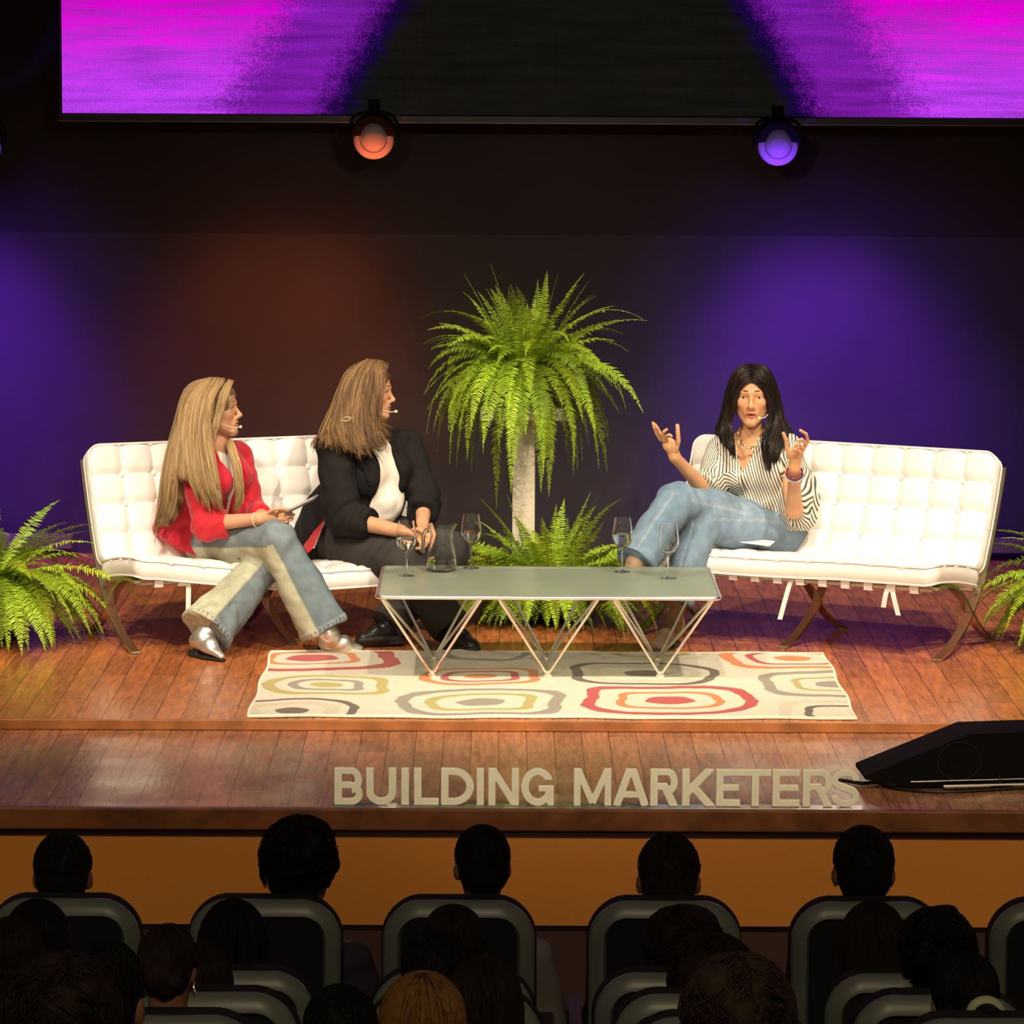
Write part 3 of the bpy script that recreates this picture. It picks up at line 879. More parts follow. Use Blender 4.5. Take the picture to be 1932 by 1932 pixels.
def frond(m, base, az, el, Ln, droop, r, wid=.045, zmin=-9.0, twist=0.0):
    n = 30; p = np.array(base, float); d = np.array([math.cos(az) * math.cos(el), math.sin(az) * math.cos(el), math.sin(el)])
    side0 = np.array([-math.sin(az), math.cos(az), 0.0]); pts = [p.copy()]; ds = [d.copy()]; st = Ln / n
    curl = r.uniform(-.5, .5)
    for i in range(n):
        t = i / n
        d = d + np.array([0, 0, -1.0]) * droop * st * (1 + 1.2 * t) + side0 * curl * st * .8
        d /= np.linalg.norm(d); p = p + d * st
        if p[2] < zmin: break
        pts.append(p.copy()); ds.append(d.copy())
    if len(pts) < 6: return
    Ln = Ln * (len(pts) - 1) / n; n = len(pts) - 1
    pts = np.array(pts)
    g = r.random(); tone = np.array([.31, .46, .030]) * (.36 + .98 * g) + np.array([.10, .07, 0]) * (r.random() ** 3) * 1.2
    m.tube(pts[::3], np.linspace(.0022, .0008, len(pts[::3])), 4, col=tuple(np.clip(tone * .9, 0, .95)))
    V = []; F = []; C = []
    k = int(Ln / .0115)
    for s_ in (-1, 1):
        for j in range(2, k):
            t = (j + .5 * (s_ > 0) + r.uniform(-.15, .15)) / k
            if r.random() < .02: continue
            q = min(t, .999) * n; i = min(int(q), n - 1); P = pts[i] + (pts[min(i + 1, n)] - pts[i]) * (q - i); D = ds[i]
            sd = np.cross(D, [0, 0, 1.0])
            if np.linalg.norm(sd) < .25: sd = side0 + sd
            sd -= D * (sd @ D); sd /= np.linalg.norm(sd); up = np.cross(sd, D)
            if twist: c_, s2 = math.cos(twist), math.sin(twist); sd, up = sd * c_ + up * s2, up * c_ - sd * s2
            ll = wid * (math.sin(math.pi * min(1, (t * .90 + .10))) ** .55) * (1 if t < .5 else 1 - .75 * ((t - .5) / .5) ** 1.6) * r.uniform(.85, 1.1)
            wl = .0042 * (.75 + .5 * (1 - t))
            ax = sd * s_ * .95 + D * .28 + up * r.uniform(-.28, .22); ax /= np.linalg.norm(ax)
            cr_ = np.cross(ax, up); cr_ /= np.linalg.norm(cr_); nn = np.cross(cr_, ax)
            b0 = len(V)
            tip = P + ax * ll - np.array([0, 0, 1.0]) * ll * .16 + D * ll * .06
            md = P + ax * ll * .5
            V += [P - cr_ * wl * .7, P + cr_ * wl * .7, md + cr_ * wl - nn * .001, tip, md - cr_ * wl - nn * .001]
            F.append((b0, b0 + 1, b0 + 2, b0 + 3, b0 + 4))
            cc = np.clip(tone * r.uniform(.75, 1.2) * (1 + .25 * t), 0, .95); C += [cc] * 5
    m.add(V, F, np.array(C))


def fern(name, label, c, pot_r, pot_h, spec, seed, zmin=-9, potz=None):
    e = empty(name, c); tag(e, label, 'fern', 'sword ferns on stage')
    r = np.random.default_rng(seed); pz = 0 if potz is None else potz
    m = MB(); m.lathe([(pot_r * .72, pz), (pot_r, pz + pot_h * .92), (pot_r * 1.06, pz + pot_h * .93), (pot_r * 1.06, pz + pot_h), (pot_r * .95, pz + pot_h), (pot_r * .93, pz + pot_h * .9)], 32, cap1=True)
    m.build('pot', POTM, e)
    m = MB()
    for (n, e0, e1, l0, l1, dr0, dr1, a0, a1, wd) in spec:
        for i in range(n):
            az = R(a0 + (a1 - a0) * (i + r.uniform(-.5, .5)) / n); el = R(r.uniform(e0, e1))
            rr = pot_r * .55 * math.sqrt(r.random())
            frond(m, (rr * math.cos(az), rr * math.sin(az), pz + pot_h), az, el, r.uniform(l0, l1), r.uniform(dr0, dr1), r, wd, zmin, r.uniform(-.5, .5))
    o = m.build('foliage', FERN, e, smooth=False)
    return e


sc_, zs_ = stand()
zb = zs_ + .031
fern('potted_fern', 'bushy green fern spilling over the top of the pale pedestal', (sc_[0], 2.6, zb), .15, .17,
     [(22, 60, 86, .34, .56, .5, 1.4, 0, 360, .042), (36, 38, 66, .40, .64, 1.0, 2.2, 0, 360, .044), (54, 12, 50, .40, .68, 1.6, 3.6, 0, 360, .046), (44, -5, 40, .36, .66, 2.6, 5.2, 0, 360, .047), (20, -5, 40, .46, .76, 3.0, 6.5, 180, 360, .047)], 3, zmin=-9)
lc = onz(1036, 1165, 0)
fern('potted_fern', 'bushy green fern on the stage floor at the foot of the pedestal', (lc[0], 2.18, 0), .15, .16,
     [(20, 48, 80, .36, .56, .6, 1.6, 0, 360, .044), (66, 14, 52, .50, .74, 1.2, 3.0, 0, 360, .047), (34, 10, 44, .66, .90, 1.1, 2.3, -60, 45, .048), (34, 10, 44, .62, .84, 1.1, 2.3, 140, 235, .048), (52, 5, 35, .42, .58, 2.2, 4.5, 0, 360, .046), (34, -5, 20, .32, .50, 4.0, 7.0, 170, 370, .045)], 11, zmin=.01)
fern('potted_fern', 'green fern at the left picture edge beside the left sofa', (onz(-22, 1215, 0)[0], 1.55, 0), .15, .27,
     [(22, 35, 70, .46, .60, 1.0, 2.0, 0, 360, .042), (40, 10, 45, .55, .74, 1.2, 2.6, 0, 360, .048), (46, -5, 30, .55, .80, 1.6, 3.0, 210, 400, .052)], 21, zmin=.01)
fern('potted_fern', 'green fern at the right picture edge beside the right sofa', (onz(2048, 1200, 0)[0], 1.45, 0), .15, .27,
     [(22, 35, 70, .46, .58, 1.0, 2.0, 0, 360, .042), (38, 10, 45, .50, .68, 1.4, 2.8, 0, 360, .048), (42, -5, 30, .50, .70, 1.8, 3.4, 120, 320, .052)], 29, zmin=.01)

# ------------------------------------------------------------------ stage monitor wedge
def wedge():
    o = onz(1658, 1493, -.04); e = empty('stage_monitor', (o[0], o[1], -.04), R(3)); tag(e, 'black wedge stage monitor lying on the stage front at the right edge', 'speaker')
    m = MB()
    prof = [(0, .075), (.30, .262), (.36, .268), (1.15, .285), (1.2, .03), (.12, .018), (.02, .045)]
    prof = [(-.045, .038), (-.045, .052), (.335, .205), (1.2, .228), (1.2, .020), (.12, .010)]
    m.prism(prof, (0, .16, 0), (1, 0, 0), (0, 0, 1), (0, 1, 0), .13)
    m.build('cabinet', mat('black_cabinet_paint', (.0025, .0025, .0025), .7, bump=.0008, bscale=300, spec=.12), e, smooth=False)
    m = MB(); m.tube([(.12, .024, .030), (1.1, .024, .050)], .0035, 8); m.tube([(.24, .014, .014), (1.1, .014, .030)], .008, 8)
    for x in (.45, .68, .9): m.tube([(x, .014, .022), (x, .03, .05)], .004, 6)
    m.build('rail', mat('rail_metal', (.35, .30, .25), .25, metal=1), e)
    m = MB(); m.tube([(.30 + .08 * math.cos(t), .028, .105 + .07 * math.sin(t)) for t in np.linspace(0, 2 * math.pi, 40)][:-1], .0016, 6, closed=True); m.build('speaker_ring', mat('ring_plastic', (.02, .02, .02), .4), e)
    b = MB(); b.tube(smoothpath([onz(1583, 1472, -.032), onz(1600, 1474, -.032), onz(1625, 1478, -.03), onz(1655, 1476, -.02), onz(1690, 1482, -.02)], 24), .007, 8)
    b.tube(smoothpath([onz(1660, 1478, -.03), onz(1700, 1489, -.033), onz(1790, 1494, -.033), onz(1932, 1486, -.033)], 30), .006, 8)
    o = b.build('cable', mat('black_cable', (.008, .008, .008), .5)); tag(o, 'black cable running under the stage monitor', 'cable')


wedge()

# ------------------------------------------------------------------ block letters on the stage front
FOAM = mat('cream_foam', (.84, .80, .64), .7, vary=.05, vscale=30, bump=.0006, bscale=300)


def letter(ch, xl, xr, h, T=.011):
    """SDF letter of height h spanning xl..xr (metres), stroke .2 h"""
    w_ = xr - xl; s = SDF(); st = .205 * h; hs = st / 2; hx = w_ / 2

    def bx(x0, x1, z0, z1): s.box(((x0 + x1) / 2, 0, (z0 + z1) / 2), ((x1 - x0) / 2, T, (z1 - z0) / 2), rad=.001)

    def diag(x0, z0, x1, z1, t=hs, op='u'):
        d = np.array([x1 - x0, 0, z1 - z0]); L_ = np.linalg.norm(d); d /= L_; nn = np.array([-d[2], 0, d[0]])
        s.box(((x0 + x1) / 2, 0, (z0 + z1) / 2), (L_ / 2, T, t), np.stack([d, [0, 1, 0], nn], 1), rad=.001, op=op)

    def ring(cx, cz, rx, rz, clip, t=st):
        def fn(X, Y, Z):
            q = np.sqrt(((X - cx) / rx) ** 2 + ((Z - cz) / rz) ** 2); q2 = np.sqrt(((X - cx) / (rx - t)) ** 2 + ((Z - cz) / (rz - t * .92)) ** 2)
            d = np.maximum((q - 1) * min(rx, rz), -(q2 - 1) * min(rx - t, rz - t)); d = np.maximum(d, np.abs(Y) - T)
            for (nx_, nz_, o_) in clip: d = np.maximum(d, X * nx_ + Z * nz_ - o_)
            return d
        s.fnop(fn, (cx - rx - .01, -T - .01, cz - rz - .01), (cx + rx + .01, T + .01, cz + rz + .01), 0, 'u')

    def cut(x0, x1, z0, z1): s.box(((x0 + x1) / 2, 0, (z0 + z1) / 2), ((x1 - x0) / 2, T + .01, (z1 - z0) / 2), rad=.0005, op='s')
    L0, R0 = -hx, hx
    if ch == 'I': bx(L0, R0, 0, h)
    elif ch == 'L': bx(L0, L0 + st, 0, h); bx(L0, R0, 0, st * .9)
    elif ch == 'T': bx(L0, R0, h - st * .9, h); bx(-hs, hs, 0, h)
    elif ch == 'E': bx(L0, L0 + st, 0, h); bx(L0, R0, 0, st * .88); bx(L0, R0, h - st * .88, h); bx(L0, R0 - st * .15, h / 2 - st * .4, h / 2 + st * .4)
    elif ch == 'U':
        rr = hx; ring(0, rr * .9, rr, rr * .9, [(0, 1, rr * .9)]); bx(L0, L0 + st, rr * .88, h); bx(R0 - st, R0, rr * .88, h)
    elif ch == 'D':
        bx(L0, L0 + st, 0, h); c = R0 - w_ * .62; ring(c, h / 2, R0 - c, h / 2, [(-1, 0, -c)]); bx(L0, c + .001, 0, st * .92); bx(L0, c + .001, h - st * .92, h)
    elif ch in 'BR':
        bx(L0, L0 + st, 0, h); zt_ = h * .47; hh = (h - zt_ + st * .8) / 2; cz = h - hh; c = R0 - w_ * .36 - .004
        ring(c, cz, R0 - .003 - c, hh, [(-1, 0, -c)], st * .95); bx(L0, c + .001, h - st * .85, h); bx(L0, c + .001, zt_ - st * .15, zt_ + st * .7)
        if ch == 'B':
            h2 = (zt_ + st * .6) / 2; ring(c, h2, R0 - c, h2, [(-1, 0, -c)], st * .95); bx(L0, c + .001, 0, st * .85)
        else:
            diag(c - st * .35, zt_ + st * .25, R0 - hs * 1.02, -.004, hs * 1.02); cut(L0 - .02, R0 + .02, -.03, 0)
    elif ch == 'N': bx(L0, L0 + st * .95, 0, h); bx(R0 - st * .95, R0, 0, h); diag(L0 + hs, h - .002, R0 - hs, .002, hs * .93); cut(L0 - .02, R0 + .02, h, h + .03); cut(L0 - .02, R0 + .02, -.03, 0)
    elif ch == 'M':
        bx(L0, L0 + st * .9, 0, h); bx(R0 - st * .9, R0, 0, h); diag(L0 + hs, h, 0, .01, hs * .85); diag(R0 - hs, h, 0, .01, hs * .85); cut(L0 - .02, R0 + .02, h, h + .03); cut(L0 - .02, R0 + .02, -.03, 0)
    elif ch == 'A':
        diag(L0 + hs * .95, 0, -hs * .35, h); diag(R0 - hs * .95, 0, hs * .35, h); bx(-hx * .55, hx * .55, h * .22, h * .22 + st * .8); cut(L0 - .02, R0 + .02, h, h + .03); cut(L0 - .02, R0 + .02, -.03, 0)
    elif ch == 'K':
        bx(L0, L0 + st, 0, h); diag(L0 + st * .6, h * .34, R0 - hs * .9, h + .005); diag(L0 + st * 1.45, h * .52, R0 - hs * .8, -.004, hs * 1.02); cut(L0 - .02, R0 + .02, h, h + .03); cut(L0 - .02, R0 + .03, -.03, 0)
    elif ch == 'G':
        ring(0, h / 2, hx, h / 2 * 1.01, []); cut(hx * .30, hx + .01, h * .52, h * .69); bx(hx * .05, R0, h * .38, h * .38 + st * .75); bx(R0 - st * .85, R0, 0, h * .5)
    elif ch == 'S':
        h1 = h * .29; ring(0, h - h1, hx, h1, [], st * .92); cut(.0, hx + .01, h * .47, h - h1 - st * .05); ring(0, h1, hx * 1.0, h1, [], st * .92)
        cut(-hx - .01, 0, h1 + st * .05, h * .52)
        diag(-hx * .62, h * .585, hx * .62, h * .415, hs * .98)
    return s


TXT = [('B', 631, 685), ('U', 691, 748), ('I', 757, 772), ('L', 781, 828), ('D', 832, 894), ('I', 899, 913), ('N', 921, 979), ('G', 983, 1045),
       ('M', 1082, 1153), ('A', 1156, 1224), ('R', 1226, 1280), ('K', 1286, 1348), ('E', 1350, 1396), ('T', 1394, 1454), ('E', 1456, 1508), ('R', 1513, 1571), ('S', 1567, 1621)]
where = {0: 'first letter of BUILDING', 1: 'second letter of BUILDING', 2: 'between U and L', 3: 'fourth letter of BUILDING', 4: 'middle of BUILDING', 5: 'between D and N', 6: 'next to last in BUILDING', 7: 'last letter of BUILDING',
         8: 'first letter of MARKETERS', 9: 'second letter of MARKETERS', 10: 'between A and K', 11: 'fourth letter of MARKETERS', 12: 'between K and T', 13: 'middle of MARKETERS', 14: 'after the T of MARKETERS', 15: 'between E and S', 16: 'last letter of MARKETERS'}
YL = -2.022; LH = .135
for i, (ch, x0, x1) in enumerate(TXT):
    a, b = at(x0, 1520, YL), at(x1, 1522, YL)
    s = letter(ch, a[0], b[0], LH)
    o = s.build('block_letter', FOAM, h=.0018, relax=0); o.location = ((a[0] + b[0]) / 2, YL, -.04 + .0085)
    tag(o, f'cream foam block letter {ch} standing on the stage front, {where[i]}', 'letter', 'letters spelling BUILDING MARKETERS')
ACR = mat('clear_acrylic', (.92, .92, .95), .05, trans=.9, ior=1.3)
for x0, x1, wd in ((625, 1050, 'BUILDING'), (1066, 1628, 'MARKETERS')):
    a, b = at(x0, 1520, YL), at(x1, 1522, YL)
    m = MB(); m.box(((a[0] + b[0]) / 2, YL, -.04 + .0042), ((b[0] - a[0]) / 2, .035, .0038), ch=.001)
    o = m.build('acrylic_base', ACR, smooth=False); tag(o, f'clear acrylic strip under the word {wd}', 'sign base')
# ------------------------------------------------------------------ people on stage
SKIN = mat('skin', (1, 1, 1), .48, attr='Col', sss=.12, bump=.0004, bscale=300, spec=.4)
EYE = mat('eye', (1, 1, 1), .12, attr='Col', spec=.6)
BROWC = mat('brow_hair', (.035, .018, .010), .7)
DENIM = mat('denim', (1, 1, 1), .85, attr='Col', bump=.0012, bscale=420, vary=.16, vscale=26, spec=.15)


def hairmat(n): return mat(n, (1, 1, 1), .5, attr='Col', spec=.35)


def frame(f, u):
    f = nrm(f); u = np.array(u, float); u = nrm(u - f * (u @ f)); s = np.cross(f, u)
    return np.stack([s, f, u], 1)      # columns: right of the person, forward, up


class Head:
    def __init__(s, H, fwd, up=(0, 0, 1), sc=1.0): s.H = np.array(H); s.R = frame(fwd, up); s.s = sc

    def p(s, x, y, z): return s.H + s.R @ (np.array([x, y, z]) * s.s)

    def loc(s, V): return ((V - s.H) @ s.R) / s.s

    def sculpt(s, F, mouth=0.0, jaw=1.0, nose=1.0, eyes_open=1.0):
        E = lambda c, r, k=.012, op='u': F.ell(s.p(*c), np.array(r) * s.s, s.R, k, op)
        C = lambda a, b, r1, r2, k=.008, op='u', fl=None: F.cone(s.p(*a), s.p(*b), r1 * s.s, r2 * s.s, k, op, fl)
        E((0, -.012, .034), (.073, .092, .083)); E((0, .030, .040), (.057, .050, .052), .03)
        E((0, .026, -.028), (.0595, .058, .068), .03)
        for q in (-1, 1):
            C((q * .051 * jaw, .005, -.048), (q * .014, .066, -.094), .020, .016, .025)
            E((q * .036, .059, -.014), (.021, .021, .020), .018)
            C((q * .010, .084, .031), (q * .040, .071, .033), .008, .007, .014)
            E((q * .031, .092, .009), (.016, .011, .009), .010, 's')
            C((q * .011, .094, -.030), (q * .012, .088, -.034), .0080, .007, .006)
            C((q * .017, .0780, .0155), (q * .031, .0785, .0196), .0034, .0036, .004); C((q * .031, .0785, .0196), (q * .046, .0690, .0150), .0038, .0032, .004)
            C((q * .017, .0760, .0050), (q * .031, .0765, .0004), .0028, .0030, .004); C((q * .031, .0765, .0004), (q * .044, .0690, .0065), .0032, .0028, .004)
            F.ell(s.p(q * .078, -.006, -.008), np.array([.010, .019, .032]) * s.s, s.R, .006)
            F.ell(s.p(q * .086, -.002, -.006), np.array([.006, .011, .020]) * s.s, s.R, .004, 's')
        E((0, .070, -.092), (.022, .020, .018), .018)
        C((0, .080, .026), (0, .102 * nose + .001, -.018), .0070, .0080, .010); E((0, .1045 * nose, -.023), (.0125, .0115, .0105), .008)
        E((0, .074, -.055), (.028, .018, .024), .015)
        m = mouth
        for a, b in (((-.022, .082, -.0565), (-.005, .0925, -.0525)), ((-.005, .0925, -.0525), (.005, .0925, -.0525)), ((.005, .0925, -.0525), (.022, .082, -.0565))):
            C(a, b, .0030 if a[0] < -.02 else .0042, .0042 if b[0] < .02 else .0030, .004)
        for a, b in (((-.021, .082, -.058), (0, .0905, -.0635 - m)), ((0, .0905, -.0635 - m), (.021, .082, -.058))):
            C(a, b, .0030 if a[0] < -.02 else .0052, .0052 if b[0] < .02 else .0030, .005)
        E((0, .096, -.0575 - m * .5), (.017, .013, .0012 + m * .5), .002, 's')

    def skincol(s, V, tone, lips, jaw_m=0.0):
        q = s.loc(V); base = np.tile(np.array(tone), (len(V), 1))
        r = noise3(V, 60, 3); base = base * (1 + .05 * r)[:, None]
        ch = np.exp(-(((np.abs(q[:, 0]) - .038) / .018) ** 2 + ((q[:, 2] + .022) / .02) ** 2)) * (q[:, 1] > .03)
        base += ch[:, None] * np.array([.06, -.01, -.005])
        x, y, z = q.T; ax = np.abs(x)
        lm = (y > .076) & (ax < .022) & (z < -.0485 - .30 * np.maximum(ax - .004, 0)) & (z > -.0685 + .5 * np.maximum(ax - .004, 0))
        sg = lambda t: 1 / (1 + np.exp(-np.clip(t / .0007, -30, 30)))
        lw0 = sg(y - .076) * sg(.0225 - ax) * sg(-.0485 - .30 * np.maximum(ax - .004, 0) - z) * sg(z + .0690 + jaw_m - .5 * np.maximum(ax - .004, 0)); base = base * (1 - lw0[:, None]) + np.array(lips) * lw0[:, None]
        dk = np.exp(-((z + .0575 + jaw_m * .5) / (.0016 + jaw_m * .45)) ** 2) * (ax < .019) * (y > .06) * (y < .0925); base *= (1 - .8 * dk)[:, None]
        zl = .0158 - ((ax - .031) / .014) ** 2 * .0032; lw = np.exp(-((z - zl) / .0013) ** 2) * ((y > .055) & (ax > .017) & (ax < .048)); base *= (1 - .85 * lw)[:, None]
        return np.clip(base, 0, 1)

    def features(s, parent, iris=(.06, .03, .015), brow=True, browm=None):
        for q in (-1, 1):
            m = MB(); n = 24; c = s.p(q * .031, .0665, .010); P = []; C = []; F = []
            look = nrm(s.R @ np.array([q * .02, 1, -.02])); rr = .0125 * s.s
            A = nrm(np.cross(look, [0, 0, 1])); B = np.cross(look, A)
            for i in range(13):
                a = math.pi * i / 12 * .62
                for j in range(n):
                    b = 2 * math.pi * j / n; P.append(c + rr * (math.cos(a) * look + math.sin(a) * (math.cos(b) * A + math.sin(b) * B)))
                    C.append((.01, .01, .01) if a < .24 else (iris if a < .58 else (.80, .76, .72)))
            F = [(i * n + j, i * n + (j + 1) % n, (i + 1) * n + (j + 1) % n, (i + 1) * n + j) for i in range(12) for j in range(n)]
            m.add(P, F, np.array(C)); m.build('eye', EYE, parent)
            if brow:
                m = MB(); P = smoothpath([s.p(q * .013, .0898, .0370), s.p(q * .024, .0866, .0390), s.p(q * .036, .0790, .0385), s.p(q * .049, .0665, .0315)], 12)
                m.tube(P, np.array([.0022, .0028, .0028, .0027, .0026, .0025, .0023, .0022, .0018, .0014, .001, .0006]) * s.s, 6, flat=(1.0, .7)); m.build('eyebrow', browm or BROWC, parent)

    def push(s, P, ex=.004):
        """keep hair outside the skull"""
        q = s.loc(P); c = np.array([0, -.010, .032]); r = np.array([.080, .099, .092]) + ex
        k = np.sqrt((((q - c) / r) ** 2).sum(1)); ins = k < 1
        q[ins] = c + (q[ins] - c) / k[ins, None]
        return s.H + (q * s.s) @ s.R.T


def locks(head, guides, n, name, m, parent, cols, r0=.0055, wave=.006, jit=.010, seed=0, seg=20, taper=.25, wf=3.0, mb=None, build=True):
    r = np.random.default_rng(seed); M_ = mb or MB(); G = [np.array(g, float) for g in guides]; G = [smoothpath(g, seg) for g in G]
    n = int(n * 4.0); r0 = r0 * .42; jit = jit * .8
    for i in range(n):
        u = r.uniform(0, len(G) - 1); a = min(int(u), len(G) - 2); t = u - a
        P = G[a] * (1 - t) + G[a + 1] * t
        off = np.clip(r.normal(size=3), -1.6, 1.6) * jit; tt = np.linspace(0, 1, seg)[:, None]
        # strands gather into locks that wave together
        cl = int(u * 7); uc = min((cl + .5) / 7, len(G) - 1.001); ac = int(uc); Pc = G[ac] * (1 - uc + ac) + G[min(ac + 1, len(G) - 1)] * (uc - ac)
        lay = r.integers(3); rc_ = np.random.default_rng(seed * 1000 + cl * 3 + lay)
        P = P + off * (.40 + .35 * tt); P = P + (Pc + rc_.normal(size=3) * jit * .9 - P) * .55 * tt ** 1.5
        d1, d2 = rc_.normal(size=3), rc_.normal(size=3); ph = rc_.uniform(0, 6.28) + r.normal() * .25; fq = wf * rc_.uniform(.7, 1.3)
        P = P + wave * (.25 + .75 * tt) * (np.sin(tt * 6.28 * fq + ph) * nrm(d1) + .5 * np.sin(tt * 6.28 * fq * .6 + ph * 2) * nrm(d2))
        lc_ = rc_.uniform(.80, 1.0)
        if head is not None: P = head.push(P, .004 + .006 * r.random())
        cut = int(round(seg * lc_ * r.uniform(.88, 1.0))); P = P[:max(cut, 6)]
        k = np.linspace(0, 1, len(P)); rad = r0 * r.uniform(.6, 1.25) * (.55 + .45 * np.minimum(1, k * 6)) * (1 - (1 - taper) * k ** 2.5)
        c = (.5 * np.array(cols[r.integers(len(cols))]) + .5 * np.array(cols[rc_.integers(len(cols))])) * r.uniform(.8, 1.15)
        M_.tube(P, rad, 4, col=tuple(np.clip(c, 0, .95)), flat=(1.4, .7))
    if build: return M_.build(name, m, parent, ang=None)
    return M_


def haircap(head, cols, m, parent, facez=0.0, long_back=None, seed=1, ex=0.0, part=0.0):
    F = SDF(); s = head.s
    F.ell(head.p(0, -.006, .034), (np.array([.082, .104, .094]) + ex) * s, head.R, .01)
    F.ell(head.p(0, -.035, -.035), (np.array([.074, .062, .075]) + ex) * s, head.R, .03)
    if long_back:
        for a, b, r1, r2, fl in long_back: F.cone(a, b, r1, r2, .03, flat=fl)
    F.ell(head.p(0, .105, -.035 + facez), np.array([.063, .085, .112]) * s, head.R, .006, 's')
    cA = np.array(cols)
    def colf(V):
        k = (noise3(V * np.array([1, 1, .3]), 160, seed) * .5 + .5)[:, None]; c = cA[0] * (1 - k) + cA[-1] * k
        return np.clip(c * .8, 0, .95)
    return F.build('hair_cap', m, parent, h=.005, relax=1, color=colf, warp=lambda V: .003 * noise3(V * np.array([1, 1, .25]), 220, seed))


def torso(F, chest, waist, pelvis, fd, ex=0.0, bust=.052, wide=1.0, k=.03, arms=None, pel=True):
    up = nrm(np.array(chest) - np.array(waist)); Rc = frame(fd, up); Rp = frame(fd, (0, 0, 1))
    F.ell(chest, (.145 * wide + ex, .098 * wide + ex, .135 + ex), Rc, k)
    F.ell(np.array(chest) * .45 + np.array(waist) * .55, (.125 * wide + ex, .092 * wide + ex, .12 + ex), Rc, k)
    F.ell(waist, (.128 * wide + ex, .096 * wide + ex, .10 + ex), Rc, k)
    if pel: F.ell(pelvis, (.165 * wide + ex, .125 * wide + ex, .105 + ex), Rp, k)
    for q in (-1, 1): F.ell(np.array(chest) + Rc @ np.array([q * .068, .070, -.015]), bust + ex, None, .03)
    return Rc


def limb(F, pts, rs, k=.02, **kw):
    for i in range(len(pts) - 1): F.cone(pts[i], pts[i + 1], rs[i], rs[i + 1], k, **kw)


def finger(F, P, r0=.0088, r1=.0068):
    P = [np.array(p) for p in P]; n = len(P)
    for i in range(n - 1): F.cone(P[i], P[i + 1], r0 + (r1 - r0) * i / (n - 1), r0 + (r1 - r0) * (i + 1) / (n - 1), .0025)


def pxs(L_): return [at(*q) for q in L_]


def boot(name, shaft, ankle, heel, toe, m, parent, sole=None, h=.004, wid=.042, pointy=.5, heelh=.02, soleh=.012, shr=.05, color=None):
    """heel / toe are points on the ground plane of the shoe"""
    shaft, ankle, heel, toe = map(lambda q: np.array(q, float), (shaft, ankle, heel, toe))
    d = nrm(toe - heel); up = nrm((ankle - heel) - d * ((ankle - heel) @ d)); L_ = np.linalg.norm(toe - heel); sd = np.cross(d, up)
    F = SDF(); Rb = np.stack([sd, d, up], 1)
    hh = heelh + soleh
    F.cone(heel + d * .035 + up * (hh + .030), heel + d * L_ * .55 + up * (hh * .8 + .030), .034, wid * .9, .02)
    F.cone(heel + d * L_ * .50 + up * (hh * .7 + .026), heel + d * (L_ - .028) + up * (soleh + .016), wid, wid * (1 - pointy) + .004, .015, flat=(up, .72))
    F.cone(ankle, heel + d * .045 + up * (hh + .035), .042, .036, .02); F.cone(shaft, ankle, shr, .043, .02)
    # flat underside
    F.box(heel + d * L_ / 2 - up * .06 + up * soleh, (.2, L_, .06), Rb, .001, 0, 's')
    o = F.build(name, m, parent, h=h, relax=1, color=color)
    if sole:
        S = SDF(); S.cone(heel + d * .03 + up * soleh, heel + d * L_ * .5 + up * soleh, .036, wid * .98, .01, flat=(up, .28 if soleh < .02 else .5)); S.cone(heel + d * L_ * .5 + up * soleh, heel + d * (L_ - .026) + up * soleh, wid * 1.02, wid * (1 - pointy) + .008, .01, flat=(up, .26 if soleh < .02 else .55))
        S.box(heel + d * .035 + up * (soleh + heelh * .3) * .6, (.030, .033, (soleh + heelh) * .55), Rb, .006, .01)
        S.box(heel + d * L_ / 2 - up * .05, (.2, L_, .05), Rb, .001, 0, 's')
        S.build('sole', sole, o, h=h, relax=1)
    return o


def legcolor(V, segs, base, alt, side, seam=(.06, .075, .08), hems=()):
    """dye of the jeans: the panel on one side of each leg segment is paler (a two-tone cut)"""
    best = np.full(len(V), 9.0); val = np.zeros(len(V)); tt = np.zeros(len(V))
    view = np.array([0, 1.0, 0])
    for (a, b, sg) in segs:
        a, b = np.array(a), np.array(b); ba = b - a; t = np.clip(((V - a) @ ba) / (ba @ ba), 0, 1); q = V - a - t[:, None] * ba
        d = np.linalg.norm(q, axis=1); n = nrm(np.cross(ba, view)); v = sg * (q @ n) / (d + 1e-6)
        m = d < best; best[m] = d[m]; val[m] = v[m]; tt[m] = t[m]
    f = noise3(V, 14, 9) * .12
    k = 1 / (1 + np.exp(-(val - side) * 60)); c = np.array(base)[None] * (1 - k[:, None]) + np.array(alt)[None] * k[:, None]
    fade = np.clip(.5 + .5 * noise3(V, 9, 4), 0, 1)[:, None]
    c = c * (.86 + .34 * fade) + fade * np.array([.05, .05, .045])
    sm = np.exp(-((val - side) / .035) ** 2)[:, None]; c = c * (1 - .45 * sm) + np.array(seam) * .45 * sm
    for a, b in hems:
        a, b = np.array(a), np.array(b); u = nrm(b - a); t = (V - b) @ u; q = (V - b) - t[:, None] * u; r = np.linalg.norm(q, axis=1)
        an = np.arctan2(q @ np.cross(u, [0, 1.0, 0]), q[:, 1]); m = (r < .16) & (t > -.026); c[m] = c[m] * .9 + .08
        dk = m & (t > -.02) & (t < -.005) & (np.sin(an * 34) > -.1); c[dk] *= .5
    return np.clip(c * (1 + f[:, None]), 0, .95)


